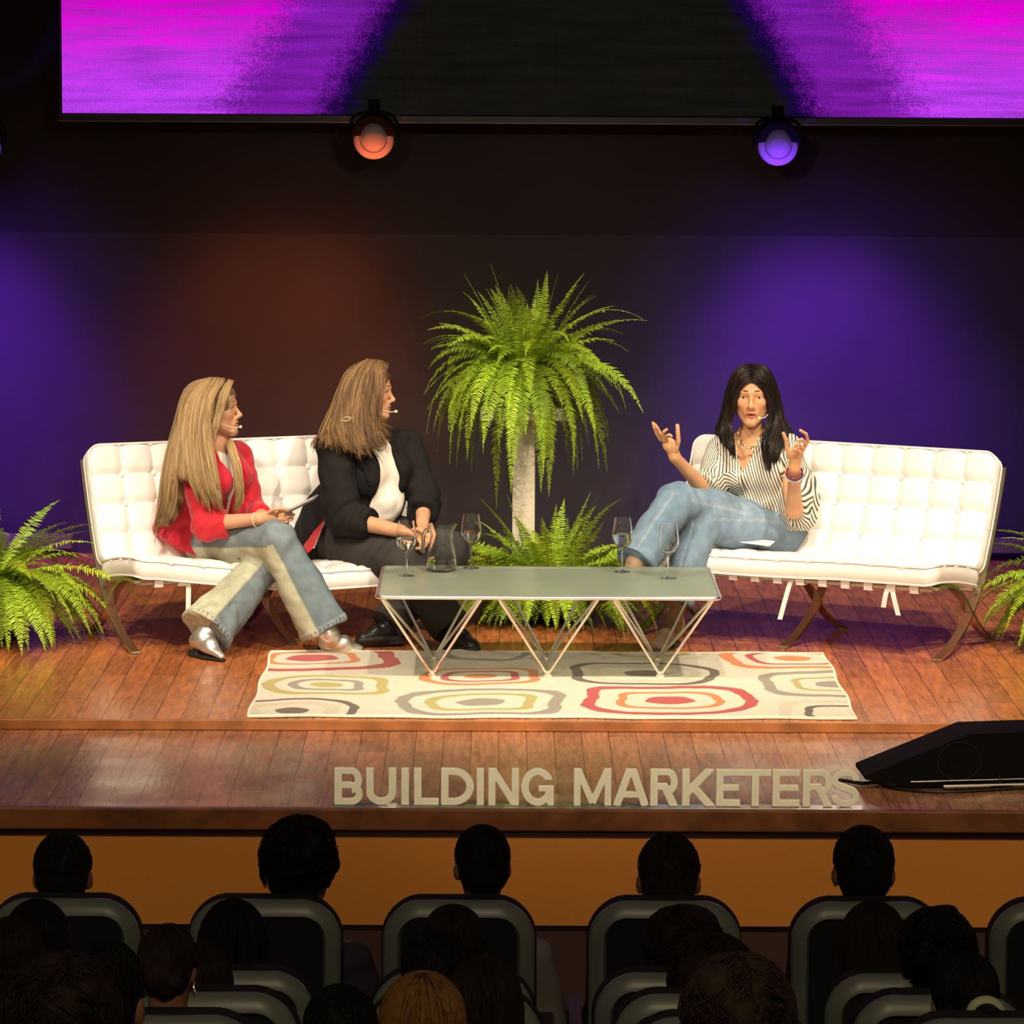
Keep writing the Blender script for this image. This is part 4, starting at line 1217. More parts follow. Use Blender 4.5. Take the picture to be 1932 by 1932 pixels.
def mic(head, side, parent, tipdx=0.0, long=1.0):
    m = MB(); q = side
    P = smoothpath([head.p(q * .088, -.012, .005), head.p(q * .085, .012, -.028), head.p(q * .074, .045, -.052), head.p(q * .055, .082 * long, -.070), head.p(q * (.034 + tipdx), .104 * long, -.070)], 20)
    m.tube(P, .0018, 6); m.sphere(P[-1], .0075, 14)
    m.tube(smoothpath([head.p(q * .088, -.012, .005), head.p(q * .092, -.02, .03), head.p(q * .088, -.035, .025), head.p(q * .086, -.032, -.005)], 10), .0018, 6)
    return m.build('headset_microphone', mat('beige_plastic', (.80, .66, .42), .4), parent)


def person(name_label, group=None):
    e = empty('person', (0, 0, 0)); tag(e, name_label, 'person'); return e


# =========================== woman in the red jacket ===========================
def woman_red():
    root = person('long-haired blond woman in a red jacket holding a phone on the left sofa')
    hd = Head(at(407, 775, 1.56), (.985, -.17, .06), (-.05, 0, 1), 1.04)
    neck = at(408, 838, 1.58); chest = at(404, 893, 1.57); waist = at(392, 960, 1.62); pel = at(385, 1000, 1.68)
    fd = (.80, -.60, 0)
    ShN, ShF = at(366, 868, 1.41), at(449, 862, 1.70)
    ElN, WrN = at(393, 988, 1.31), at(488, 979, 1.22)
    ElF, WrF = at(476, 965, 1.66), at(515, 985, 1.40)
    hipN, hipF = at(392, 1016, 1.60), at(418, 1012, 1.70)
    knT, anT = at(523, 1021, 1.195), at(612, 1188, 1.17)
    knS, anS = at(497, 1067, 1.30), at(388, 1192, 1.05)
    B = SDF(); hd.sculpt(B)
    B.cone(hd.p(0, -.022, -.05), neck, .047, .050, .02); B.cone(neck, chest, .055, .09, .04)
    torso(B, chest, waist, pel, fd, -.012)
    limb(B, [neck, ShN, ElN, WrN], [.05, .045, .038, .026]); limb(B, [neck, ShF, ElF, WrF], [.05, .045, .038, .026])
    # near hand: palm and five fingers closed on the phone
    pc = at(515, 974, 1.24); B.cone(WrN, pc, .026, .029, .015, flat=((0, 1, .3), .62))
    for P in ([(527, 966, 1.225), (541, 962, 1.205), (549, 964, 1.19), (543, 969, 1.185)], [(528, 972, 1.22), (545, 971, 1.20), (554, 971, 1.185), (549, 975, 1.18)],
              [(526, 979, 1.22), (541, 980, 1.20), (551, 979, 1.19), (546, 982, 1.185)], [(523, 984, 1.225), (535, 987, 1.21), (543, 985, 1.20), (540, 985, 1.19)],
              [(505, 968, 1.22), (518, 961, 1.205), (532, 960, 1.20), (545, 961, 1.205)]): finger(B, pxs(P), .0090, .0070)
    p2 = at(524, 990, 1.37); B.cone(WrF, p2, .025, .027, .015, flat=((0, 0, 1), .7))
    for i in range(4): finger(B, pxs([(528 + 2 * i, 990, 1.36 - .012 * i), (538 + i, 993, 1.33 - .012 * i), (543, 998, 1.32 - .012 * i)]), .0082, .0068)
    finger(B, pxs([(520, 984, 1.35), (528, 982, 1.33), (535, 984, 1.31)]), .009, .0075)
    limb(B, [hipN, knT, anT], [.085, .06, .028]); limb(B, [hipF, knS, anS], [.085, .06, .028])
    B.build('body', SKIN, root, h=.0042, color=lambda V: hd.skincol(V, (.62, .33, .19), (.50, .20, .14)))
    hd.features(root, (.10, .10, .09), browm=mat('brow_fair', (.22, .12, .05), .7))
    # white top
    T = SDF(); torso(T, chest, waist, pel, fd, .003, pel=False); T.ell(neck + np.array([.045, -.035, .01]), (.055, .055, .045), None, .01, 's')
    T.build('white_top', mat('white_cotton', (.84, .78, .68), .85, bump=.001, bscale=60), root, h=.006, relax=2, warp=lambda V: .003 * noise3(V, 34, 2))
    # jacket
    J = SDF(); Rc = torso(J, chest, waist, pel, fd, .020, k=.03)
    J.cone(at(385, 985, 1.64), at(368, 1022, 1.66), .165, .190, .04, flat=((0, 1, 0), .85), cut='b')
    J.cone(at(340, 985, 1.66), at(322, 1018, 1.66), .10, .095, .04, cut='b')
    for sh, q in ((ShN, 1), (ShF, 1)): J.cone(neck + np.array([0, 0, -.02]), sh + np.array([0, 0, .012]), .055, .058, .03)
    J.cone(ShN, ElN, .066, .068, .03); J.cone(ElN + np.array([-.01, 0, -.01]), at(430, 988, 1.30), .070, .062, .015, cut='b')
    J.cone(ShF, ElF, .064, .062, .03); J.cone(ElF, at(492, 975, 1.55), .06, .056, .015, cut='b')
    J.ell(neck + np.array([.03, -.03, .035]), (.052, .052, .06), None, .01, 's')
    s_, f_, u_ = Rc.T
    def opening(X, Y, Z):
        px, py, pz = X - chest[0], Y - chest[1], Z - chest[2]
        x = px * s_[0] + py * s_[1] + pz * s_[2]; y = px * f_[0] + py * f_[1] + pz * f_[2]; z = px * u_[0] + py * u_[1] + pz * u_[2]
        w_ = .018 + .16 * np.clip((z + .12) / .3, 0, 1) * .35 + .02 * np.clip(-z - .12, 0, .1)
        return np.maximum(np.abs(x - .0) - w_, -y + .02)
    J.fnop(opening, chest - .32, chest + .26, .006, 's')
    def fold(V):
        d = .0045 * noise3(V, 22, 5) + .0025 * noise3(V, 55, 6)
        e = np.exp(-(np.linalg.norm(V - ElN, axis=1) / .09) ** 2); d += e * .006 * np.sin((V @ nrm(WrN - ShN)) * 140)
        q = (V - chest) @ Rc; lap = (q[:, 1] > .05) & (np.abs(np.abs(q[:, 0]) - .075) < .028) & (q[:, 2] > -.10) & (q[:, 2] < .14); d[lap] += .006
        return d
    J.build('jacket', mat('red_cloth', (.58, .010, .028), .75, bump=.001, bscale=380, sheen=.2), root, h=.006, relax=1, warp=fold)
    # jeans
    N_ = SDF(); N_.ell(pel, (.17, .14, .115), None, .03)
    m1 = knT + (anT - knT) * .5; hemT = knT + (anT - knT) * 1.0
    limb(N_, [hipN, hipN + (knT - hipN) * .5, knT], [.118, .106, .086], k=.03); N_.cone(knT, m1, .084, .098, .03); N_.cone(m1, hemT, .098, .116, .02, cut='b')
    m2 = knS + (anS - knS) * .5; limb(N_, [hipF, hipF + (knS - hipF) * .5, knS], [.112, .100, .082], k=.03); N_.cone(knS, m2, .082, .096, .02); N_.cone(m2, anS, .096, .124, .02, cut='b')
    def jf(V):
        d = .004 * noise3(V, 18, 11) + .002 * noise3(V, 50, 12)
        for c, ax in ((knT, anT - hipN), (knS, anS - hipF)):
            e = np.exp(-(np.linalg.norm(V - c, axis=1) / .12) ** 2); d += e * .005 * np.sin((V @ nrm(ax)) * 90 + 3 * V[:, 1] * 20)
        for a, b in ((m1, hemT), (m2, anS)):
            u = nrm(b - a); t = (V - b) @ u; r = np.linalg.norm((V - b) - t[:, None] * u, axis=1)
            d += np.where((r < .14) & (t > -.028), .003, 0) + np.where((r < .15) & (t > -.3) & (t < 0), .007 * np.sin(np.arctan2((V - b) @ np.cross(u, [0, 1, 0]), (V - b)[:, 1]) * 4 + t * 8) * np.clip(1 + t / .3, 0, 1), 0)
        return d
    N_.build('jeans', DENIM, root, h=.006, relax=1, warp=jf,
             color=lambda V: legcolor(V, [(hipN, knT, -1), (knT, anT, -1), (hipF, knS, -1), (knS, anS, -1)], (.125, .165, .185), (.40, .40, .28), .12, hems=[(knT, anT), (knS, anS)]))
    SIL = mat('silver_leather', (.82, .79, .74), .38, metal=.85); BLK = mat('black_sole', (.015, .013, .012), .6)
    h1, t1 = onz(600, 1229, .0), onz(692, 1230, .0); boot('boot', anT + (knT - anT) * .15, anT + np.array([.02, 0, -.02]), h1, t1, SIL, root, BLK, pointy=.72, heelh=.022, soleh=.008, wid=.040)
    h2, t2 = onz(362, 1240, .0), onz(424, 1250, .0); h2 = h2 + np.array([0, .05, 0]); t2 = np.array([t2[0], .93, 0]); boot('boot', anS + (knS - anS) * .12, anS + np.array([-.01, 0, -.03]), h2, t2, SIL, root, BLK, pointy=.66, heelh=.03, soleh=.008, wid=.041, shr=.055)
    # hair
    cols = [(.22, .125, .055), (.42, .27, .12), (.52, .36, .18), (.30, .18, .08), (.46, .31, .145)]
    HM = hairmat('blond_hair')
    cap = haircap(hd, [cols[0], cols[2]], HM, root, seed=3, facez=.0, long_back=[(hd.p(0, -.06, -.02), at(345, 900, 1.55), .075, .075, ((0, 1, 0), .8)), (at(345, 900, 1.55), at(318, 975, 1.55), .075, .045, ((0, 1, 0), .7))])
    cap.name = 'hair'
    M_ = MB()
    g1 = [pxs(g) for g in (
        [(392, 716, 1.62), (362, 728, 1.70), (338, 800, 1.70), (318, 880, 1.66), (305, 950, 1.60), (291, 1022, 1.56)],
        [(390, 716, 1.60), (352, 735, 1.62), (330, 800, 1.58), (310, 880, 1.50), (300, 950, 1.46), (288, 1020, 1.48)],
        [(390, 716, 1.58), (350, 748, 1.52), (334, 810, 1.46), (318, 890, 1.38), (312, 950, 1.36), (296, 1008, 1.40)],
        [(394, 715, 1.56), (356, 750, 1.46), (342, 820, 1.38), (334, 890, 1.30), (328, 950, 1.29), (312, 1000, 1.30)])]
    locks(hd, g1, 190, 'x', HM, None, cols, r0=.0062, wave=.006, seed=1, mb=M_, build=False, wf=2)
    g2 = [pxs(g) for g in (
        [(396, 714, 1.55), (364, 752, 1.45), (352, 820, 1.36), (356, 890, 1.27), (366, 930, 1.25), (374, 960, 1.25)],
        [(402, 714, 1.54), (378, 752, 1.44), (368, 815, 1.37), (372, 885, 1.26), (386, 935, 1.24), (396, 968, 1.24)],
        [(412, 714, 1.53), (392, 752, 1.44), (382, 810, 1.39), (392, 875, 1.28), (404, 930, 1.24), (424, 972, 1.25)],
        [(424, 716, 1.52), (402, 752, 1.44), (396, 805, 1.41), (404, 865, 1.31), (412, 925, 1.27), (421, 965, 1.27)])]
    locks(hd, [g1[3][:4] + [g1[3][3] + np.array([.02, 0, -.05])], g2[0][:4] + [g2[0][3] + np.array([0, 0, -.05])]], 60, 'x', HM, None, cols, r0=.006, wave=.005, seed=6, mb=M_, build=False)
    locks(hd, g2, 190, 'x', HM, None, cols, r0=.0060, wave=.006, seed=2, mb=M_, build=False, wf=2)
    g3 = [pxs(g) for g in (
        [(430, 717, 1.52), (414, 748, 1.45), (405, 790, 1.43), (398, 822, 1.40), (408, 850, 1.34)],
        [(440, 719, 1.50), (433, 736, 1.462), (425, 757, 1.447), (416, 785, 1.44), (403, 815, 1.42)],
        [(438, 722, 1.53), (424, 742, 1.46), (415, 775, 1.445), (408, 808, 1.42), (400, 835, 1.38)])]
    locks(hd, g3, 46, 'x', HM, None, cols[1:], r0=.0058, wave=.003, seed=3, mb=M_, build=False)
    g4 = [pxs(g) for g in (
        [(428, 835, 1.50), (436, 862, 1.44), (444, 900, 1.42), (446, 940, 1.43), (440, 975, 1.44)],
        [(436, 830, 1.52), (448, 862, 1.46), (456, 900, 1.45), (458, 935, 1.46), (447, 972, 1.46)])]
    locks(None, g4, 60, 'x', HM, None, cols[1:], r0=.006, wave=.005, seed=4, mb=M_, build=False)
    M_.build('long_hair', HM, root, ang=None)
    m = MB(); c = hd.p(.080, .0, -.062); m.tube([c + np.array([math.cos(t) * .022, -.002, math.sin(t) * .024 - .01]) for t in np.linspace(0, 6.283, 30)][:-1], .0022, 6, closed=True)
    m.build('hoop_earring', CHROME, root)
    mic(hd, 1, root, long=1.08)
    m = MB(); c = at(482, 981, 1.225); ax = nrm(WrN - ElN); A = nrm(np.cross(ax, [0, 0, 1])); Bq = np.cross(ax, A)
    m.tube([c + .031 * (math.cos(t) * A + math.sin(t) * Bq) for t in np.linspace(0, 6.283, 24)][:-1], .0028, 6, closed=True); m.build('bracelet', mat('pale_cord', (.75, .65, .5), .6), root)
    # phone in her hand
    a, b = at(541, 966, 1.19), at(597, 938, 1.14); d = nrm(b - a); n_ = nrm(np.cross(d, [.15, 1, .12])); s2 = np.cross(n_, d)
    m = MB(); m.box((a + b) / 2, (np.linalg.norm(b - a) / 2, .036, .004), np.stack([d, s2, n_], 1), ch=.0022)
    ph = m.build('phone', mat('phone_case', (.10, .085, .085), .35), smooth=False); tag(ph, 'dark phone held out by the woman in the red jacket', 'phone')
    m = MB(); m.box((a + b) / 2 + n_ * .0043, (np.linalg.norm(b - a) / 2 - .004, .0325, .0004), np.stack([d, s2, n_], 1)); m.build('screen', mat('phone_glass', (.01, .01, .012), .08, spec=.8), ph, smooth=False)


# =========================== woman in the dark blazer ===========================
def woman_blazer():
    root = person('woman in a dark blazer and white top, hands together, sitting on the left sofa')
    hd = Head(at(698, 742, 1.78), (.985, -.17, -.04), (.03, 0, 1), 1.02)
    neck = at(700, 815, 1.80); chest = at(700, 882, 1.82); waist = at(695, 950, 1.86); pel = at(655, 1000, 1.92)
    fd = (.62, -.785, 0)
    ShN, ShF = at(629, 846, 1.66), at(768, 842, 1.92)
    ElN, WrN = at(648, 978, 1.56), at(758, 1003, 1.43)
    ElF, WrF = at(800, 945, 1.80), at(797, 987, 1.60)
    hipN, hipF = at(645, 1018, 1.82), at(692, 1010, 1.98)
    knT, anT = at(757, 1062, 1.44), at(853, 1186, 1.30)
    knS, anS = at(846, 1042, 1.66), at(730, 1180, 1.42)
    B = SDF(); hd.sculpt(B, jaw=1.06)
    B.cone(hd.p(0, -.022, -.05), neck, .052, .055, .02); B.cone(neck, chest, .06, .10, .04)
    torso(B, chest, waist, pel, fd, .005, wide=1.12)
    limb(B, [neck, ShN, ElN, WrN], [.055, .05, .044, .029]); limb(B, [neck, ShF, ElF, WrF], [.055, .05, .042, .028])
    pc = at(783, 1008, 1.41); B.cone(WrN, pc, .028, .031, .015, flat=((.2, .3, 1), .68))
    for P in ([(795, 1002, 1.40), (808, 1006, 1.385), (813, 1015, 1.38), (806, 1020, 1.385)], [(796, 1008, 1.39), (808, 1014, 1.375), (810, 1023, 1.37), (802, 1026, 1.375)],
              [(794, 1014, 1.385), (803, 1021, 1.37), (803, 1030, 1.37), (795, 1032, 1.375)], [(790, 1018, 1.385), (795, 1027, 1.37), (793, 1035, 1.37), (786, 1035, 1.38)],
              [(783, 998, 1.385), (793, 1000, 1.37), (801, 1007, 1.36)]): finger(B, pxs(P), .0093, .0075)
    pf = at(798, 1005, 1.50); B.cone(WrF, pf, .027, .029, .015, flat=((0, 1, .4), .65))
    for i in range(4): finger(B, pxs([(789 + 7 * i, 1012, 1.47 - .01 * i), (790 + 6 * i, 1022, 1.44 - .01 * i), (795 + 4 * i, 1029, 1.42 - .01 * i)]), .0088, .0072)
    finger(B, pxs([(808, 1000, 1.46), (814, 1008, 1.43), (812, 1016, 1.41)]), .0095, .008)
    limb(B, [hipN, knT, anT], [.10, .07, .03]); limb(B, [hipF, knS, anS], [.10, .07, .03])
    B.build('body', SKIN, root, h=.0044, color=lambda V: hd.skincol(V, (.60, .31, .17), (.46, .18, .12)))
    hd.features(root, (.06, .04, .02))
    T = SDF(); torso(T, chest, waist, pel, fd, .022, wide=1.12, pel=False, bust=.06)
    T.ell(chest * .2 + waist * .8 + np.array([.05, -.06, -.02]), (.115, .10, .11), None, .04); T.ell(neck + np.array([.05, -.055, .015]), (.06, .06, .055), None, .01, 's')
    T.build('white_top', mat('cream_knit', (.86, .79, .68), .85, bump=.001, bscale=80), root, h=.006, relax=2, warp=lambda V: .004 * noise3(V, 26, 7) + .0025 * noise3(V, 60, 8))
    J = SDF(); Rc = torso(J, chest, waist, pel, fd, .038, wide=1.13, k=.04, bust=.06)
    J.cone(at(668, 950, 1.90), at(640, 1022, 1.90), .165, .19, .05, flat=((0, 1, 0), .85))
    J.cone(at(625, 965, 1.90), at(600, 1010, 1.90), .12, .10, .05); J.cone(at(665, 1005, 1.80), at(672, 1040, 1.74), .12, .11, .04)
    for sh in (ShN, ShF): J.cone(neck + np.array([0, 0, -.03]), sh + np.array([0, 0, .01]), .07, .070, .03)
    J.cone(ShN + np.array([0, 0, -.01]), ElN + np.array([-.01, 0, .01]), .082, .080, .03); J.cone(ElN, at(697, 988, 1.50), .080, .066, .02, cut='b')
    J.cone(ShF, ElF, .075, .070, .03); J.cone(ElF, at(797, 968, 1.69), .068, .066, .02, cut='b')
    J.ell(neck + np.array([.045, -.045, .05]), (.06, .06, .085), None, .01, 's')
    s_, f_, u_ = Rc.T
    def opening(X, Y, Z):
        px, py, pz = X - chest[0], Y - chest[1], Z - chest[2]
        x = px * s_[0] + py * s_[1] + pz * s_[2]; y = px * f_[0] + py * f_[1] + pz * f_[2]; z = px * u_[0] + py * u_[1] + pz * u_[2]
        w_ = .052 + .025 * np.clip((.02 - z) / .15, 0, 1) - .02 * np.clip((-z - .2) / .1, 0, 1) + .0 * z
        return np.maximum(np.abs(x - .012) - w_, -y + .02)
    J.fnop(opening, chest - .42, chest + .26, .008, 's')
    def fold(V):
        d = .006 * noise3(V, 18, 15) + .003 * noise3(V, 48, 16)
        for c, ax in ((ElN, WrN - ShN), (ElF, WrF - ShF)):
            e = np.exp(-(np.linalg.norm(V - c, axis=1) / .11) ** 2); d += e * .007 * np.sin((V @ nrm(ax)) * 120)
        q = (V - chest) @ Rc; ax_ = np.abs(q[:, 0] - .012); lap = (q[:, 1] > .03) & (ax_ > .05) & (ax_ < .125 - .3 * np.clip(-q[:, 2], 0, .2)) & (q[:, 2] > -.16) & (q[:, 2] < .15); d[lap] += .007
        for a, b, r_ in ((ElN, at(697, 988, 1.50), .1), (ElF, at(797, 968, 1.69), .09)):
            u = nrm(b - a); t = (V - b) @ u; r = np.linalg.norm((V - b) - t[:, None] * u, axis=1); d[(r < r_) & (t > -.055)] += .006
        return d
    J.build('blazer', mat('charcoal_cloth', (.011, .0098, .0095), .85, bump=.001, bscale=380, spec=.25), root, h=.0062, relax=1, warp=fold)
    N_ = SDF(); N_.ell(pel, (.19, .16, .12), None, .03)
    m1 = (knT + anT) / 2; m2 = (knS + anS) / 2
    limb(N_, [hipN, (hipN + knT) / 2, knT, m1], [.135, .122, .098, .085], k=.03); N_.cone(m1, anT, .085, .090, .02, cut='b')
    limb(N_, [hipF, (hipF + knS) / 2, knS, m2], [.130, .112, .092, .080], k=.03); N_.cone(m2, anS, .080, .088, .02, cut='b')
    N_.build('trousers', mat('dark_grey_cloth', (.040, .035, .033), .85, bump=.001, bscale=380, spec=.25), root, h=.0065, relax=1,
             warp=lambda V: .004 * noise3(V, 16, 21) + .003 * noise3(V, 45, 22) + .006 * np.exp(-(np.linalg.norm(V - knT, axis=1) / .12) ** 2) * np.sin(V @ nrm(anT - hipN) * 100))
    BT = mat('black_leather', (.012, .011, .011), .25, spec=.6); SO = mat('black_rubber', (.018, .016, .014), .55)
    t1 = onz(882, 1222, 0); h1 = onz(845, 1222, 0); t1 = np.array([h1[0] + .12, h1[1] - .20, 0]); h1 = np.array([anT[0] - .03, anT[1] + .06, 0])
    boot('boot', anT + (knT - anT) * .12, anT + np.array([0, .01, -.02]), h1, np.array([h1[0] + .13, h1[1] - .20, 0]), BT, root, SO, pointy=.25, heelh=.02, soleh=.024, wid=.046)
    h2 = onz(760, 1222, 0); t2 = onz(680, 1226, 0); h2 = np.array([h2[0], 1.40, 0]); t2 = np.array([t2[0] - .01, 1.34, 0])
    boot('boot', anS + (knS - anS) * .12, anS + np.array([.0, 0, -.02]), h2, t2, BT, root, SO, pointy=.25, heelh=.02, soleh=.024, wid=.046)
    cols = [(.085, .042, .018), (.16, .085, .036), (.28, .160, .068), (.12, .062, .026), (.36, .21, .090)]
    HM = hairmat('brown_hair')
    haircap(hd, [cols[0], cols[1]], HM, root, seed=8, long_back=[(hd.p(0, -.05, -.02), at(655, 815, 1.80), .080, .085, ((0, 1, 0), .8))]).name = 'hair'
    M_ = MB()
    g = [pxs(q) for q in (
        [(698, 682, 1.84), (664, 702, 1.92), (636, 760, 1.94), (618, 800, 1.86), (600, 832, 1.80), (590, 850, 1.78)],
        [(695, 681, 1.80), (655, 705, 1.80), (632, 765, 1.76), (612, 805, 1.70), (603, 828, 1.62), (593, 850, 1.58)],
        [(694, 681, 1.78), (658, 712, 1.71), (640, 770, 1.66), (634, 810, 1.60), (640, 835, 1.555), (648, 856, 1.54)],
        [(696, 681, 1.76), (670, 715, 1.68), (656, 770, 1.63), (656, 820, 1.58), (664, 845, 1.55), (676, 862, 1.54)],
        [(702, 681, 1.74), (684, 715, 1.67), (674, 775, 1.63), (678, 822, 1.60), (688, 846, 1.56), (700, 866, 1.55)])]
    ga = g
    g = [pxs(q) for q in (
        [(712, 682, 1.73), (702, 715, 1.67), (698, 770, 1.64), (706, 815, 1.62), (715, 838, 1.60), (722, 862, 1.60)],
        [(722, 684, 1.74), (714, 712, 1.68), (710, 765, 1.66), (712, 800, 1.66), (724, 820, 1.66), (737, 840, 1.66)],
        [(730, 688, 1.76), (724, 708, 1.70), (719, 745, 1.68), (716, 785, 1.67), (729, 800, 1.68), (752, 806, 1.72)])]
    locks(hd, ga + g, 400, 'x', HM, None, cols, r0=.0060, wave=.014, jit=.014, seed=12, mb=M_, build=False, wf=2.2)
    M_.build('long_hair', HM, root, ang=None)
    mic(hd, 1, root, long=1.22)
    m = MB(); m.tube(smoothpath([at(643, 793, 1.60), at(651, 787, 1.58), at(662, 788, 1.57), at(655, 794, 1.57), at(643, 793, 1.58)], 20), .0016, 5); m.build('headset_cable', mat('cable_beige', (.7, .6, .45), .5), root)
    # red folder tucked beside her
    m = MB(); P = pxs([(572, 1030, 1.74), (594, 1000, 1.74), (613, 980, 1.72), (606, 1000, 1.66), (590, 1035, 1.62), (580, 1044, 1.62)])
    V = [p + np.array([0, d, 0]) for d in (0, .012) for p in P]; n = 6
    m.add(V, [(0, 5, 4, 3, 2, 1), (6, 7, 8, 9, 10, 11)] + [(i, (i + 1) % n, (i + 1) % n + n, i + n) for i in range(n)])
    o = m.build('notebook', mat('red_cover', (.52, .02, .03), .6), smooth=False); tag(o, 'red notebook with a pale spiral edge tucked between the two women', 'notebook')
    m = MB(); a, b = P[2], P[4]
    for i in range(16): m.sphere(a + (b - a) * (i + .5) / 16 + np.array([.004, -.004, 0]), .0032, 8)
    m.build('spiral_binding', mat('white_spiral', (.85, .8, .75), .4), o)


# =========================== woman in the striped shirt ===========================
def woman_stripes():
    root = person('black-haired woman in striped shirt and blue jeans raising both hands on the right sofa')
    hd = Head(at(1419, 750, 1.78), (-.10, -.99, -.05), (.0, 0, 1), 1.09)
    neck = at(1420, 822, 1.82); chest = at(1424, 885, 1.82); waist = at(1440, 945, 1.86); pel = at(1452, 988, 1.88)
    fd = (-.22, -.97, 0)
    ShR, ShL = at(1362, 850, 1.84), at(1484, 848, 1.84)
    ElR, WrR = at(1334, 930, 1.66), at(1273, 862, 1.46)
    ElL, WrL = at(1498, 962, 1.62), at(1499, 884, 1.44)
    hipR, hipL = at(1420, 990, 1.80), at(1475, 1000, 1.84)
    knT, anT = at(1276, 949, 1.44), at(1200, 1060, 1.25)
    knS, anS = at(1322, 990, 1.52), at(1276, 1140, 1.40)
    B = SDF(); hd.sculpt(B, mouth=.005, jaw=.88)
    B.cone(hd.p(0, -.022, -.05), neck, .045, .047, .02); B.cone(neck, chest, .055, .09, .04)
    torso(B, chest, waist, pel, fd, -.004)
    limb(B, [neck, ShR, ElR, WrR], [.05, .044, .038, .024]); limb(B, [neck, ShL, ElL, WrL], [.05, .044, .038, .024])
    B.cone(WrR, at(1266, 842, 1.44), .025, .030, .015, flat=((0, 1, 0), .6)); B.ell(at(1262, 838, 1.44), (.030, .016, .030), None, .012)
    for P, r0 in (([(1247, 830, 1.44), (1239, 818, 1.43), (1235, 808, 1.425), (1232, 798, 1.425)], .0090), ([(1251, 827, 1.43), (1244, 815, 1.41), (1240, 807, 1.40), (1236, 801, 1.395)], .0088),
                  ([(1252, 832, 1.425), (1249, 821, 1.40), (1253, 814, 1.385), (1258, 810, 1.38)], .0086), ([(1258, 831, 1.42), (1257, 823, 1.40), (1262, 820, 1.385), (1267, 823, 1.38)], .0082),
                  ([(1275, 850, 1.44), (1280, 832, 1.42), (1279, 816, 1.41), (1278, 803, 1.41)], .0115)): finger(B, pxs(P), r0, r0 * .8)
    B.cone(WrL, at(1501, 860, 1.42), .025, .030, .015, flat=((0, 1, 0), .62)); B.ell(at(1503, 853, 1.42), (.028, .017, .028), None, .012)
    for P, r0 in (([(1515, 848, 1.42), (1524, 832, 1.40), (1521, 819, 1.375), (1510, 812, 1.36)], .0092), ([(1514, 851, 1.41), (1521, 838, 1.385), (1513, 829, 1.36), (1504, 831, 1.355)], .0090),
                  ([(1511, 855, 1.405), (1516, 846, 1.38), (1507, 838, 1.355), (1500, 841, 1.36)], .0086), ([(1506, 860, 1.405), (1510, 852, 1.38), (1502, 847, 1.365), (1496, 850, 1.37)], .0080),
                  ([(1489, 862, 1.42), (1485, 845, 1.405), (1483, 830, 1.395), (1478, 818, 1.39)], .0110)): finger(B, pxs(P), r0, r0 * .8)
    limb(B, [hipR, knT, anT], [.085, .06, .028]); limb(B, [hipL, knS, anS], [.085, .06, .028])
    B.build('body', SKIN, root, h=.004, color=lambda V: hd.skincol(V, (.64, .33, .165), (.50, .13, .10), .004))
    hd.features(root, (.035, .015, .008))
    # shirt
    S_ = SDF(); Rc = torso(S_, chest, waist, pel, fd, .024, k=.03)
    S_.cone(chest, at(1442, 955, 1.87), .13, .155, .04, flat=((0, 1, 0), .8)); S_.cone(at(1442, 950, 1.87), at(1452, 972, 1.88), .15, .17, .03, flat=((0, 1, 0), .85), cut='b')
    S_.cone(at(1478, 960, 1.90), at(1490, 1018, 1.86), .075, .055, .03, cut='b')
    for sh in (ShR, ShL): S_.cone(neck + np.array([0, 0, -.03]), sh + np.array([0, 0, .008]), .058, .062, .03)
    cR = at(1326, 922, 1.64); S_.cone(ShR, ElR + np.array([.02, .05, .03]), .070, .078, .03); S_.cone(at(1345, 905, 1.72), cR, .070, .072, .02, cut='b')
    S_.cone(ShL, at(1506, 940, 1.76), .070, .080, .03); S_.cone(at(1505, 910, 1.78), at(1509, 972, 1.72), .08, .075, .03)
    s_, f_, u_ = Rc.T; xa = ((at(1397, 886, 1.70) - chest) @ Rc)[0]
    def vneck(X, Y, Z):
        px, py, pz = X - chest[0], Y - chest[1], Z - chest[2]
        x = px * s_[0] + py * s_[1] + pz * s_[2]; y = px * f_[0] + py * f_[1] + pz * f_[2]; z = px * u_[0] + py * u_[1] + pz * u_[2]
        za = -.005; t = np.clip((z - za) / .14, 0, 1.3)
        return np.maximum(np.maximum(np.abs(x - xa * (1 - t) - .0 * t) - .052 * t, -(z - za)), -y + .01)
    S_.fnop(vneck, chest - .2, chest + .28, .004, 's'); S_.ell(neck + np.array([0, -.02, .055]), (.062, .06, .07), None, .008, 's')
    def fold(V):
        d = .007 * noise3(V, 20, 31) + .004 * noise3(V, 46, 32)
        q = (V - chest) @ Rc; m = (q[:, 1] > .02) & (np.abs(q[:, 0] - xa) < .016) & (q[:, 2] < 0); d[m] += .003
        d += .008 * np.exp(-(((V[:, 2] - waist[2]) + .02) / .05) ** 2) * np.sin(V[:, 0] * 75)
        return d
    def stripes(V):
        q = (V - chest) @ Rc; x, y, z = q.T
        sc = x + .012 * noise3(V, 12, 33) + .10 * z * np.sign(x - xa) * .6
        pk = (x - xa > .02) & (x - xa < .115) & (z < .02) & (z > -.10) & (y > .02)
        sc = np.where(pk, .7 * (-z) - .7 * np.abs(x - xa - .068), sc)
        pl = np.abs(x - xa) < .015
        for sh, el in ((ShR, ElR), (ShL, ElL)):
            ax = nrm(el - sh); w_ = V - sh; t = w_ @ ax; r = w_ - t[:, None] * ax; a0_ = nrm(np.cross(ax, f_)); b0 = np.cross(ax, a0_)
            ang = np.arctan2(r @ b0, r @ a0_); lm = (np.linalg.norm(r, axis=1) < .095) & (t > .0) & (np.abs(x) > .13)
            sc = np.where(lm, ang * .070 + .004 * np.sin(t * 60), sc)
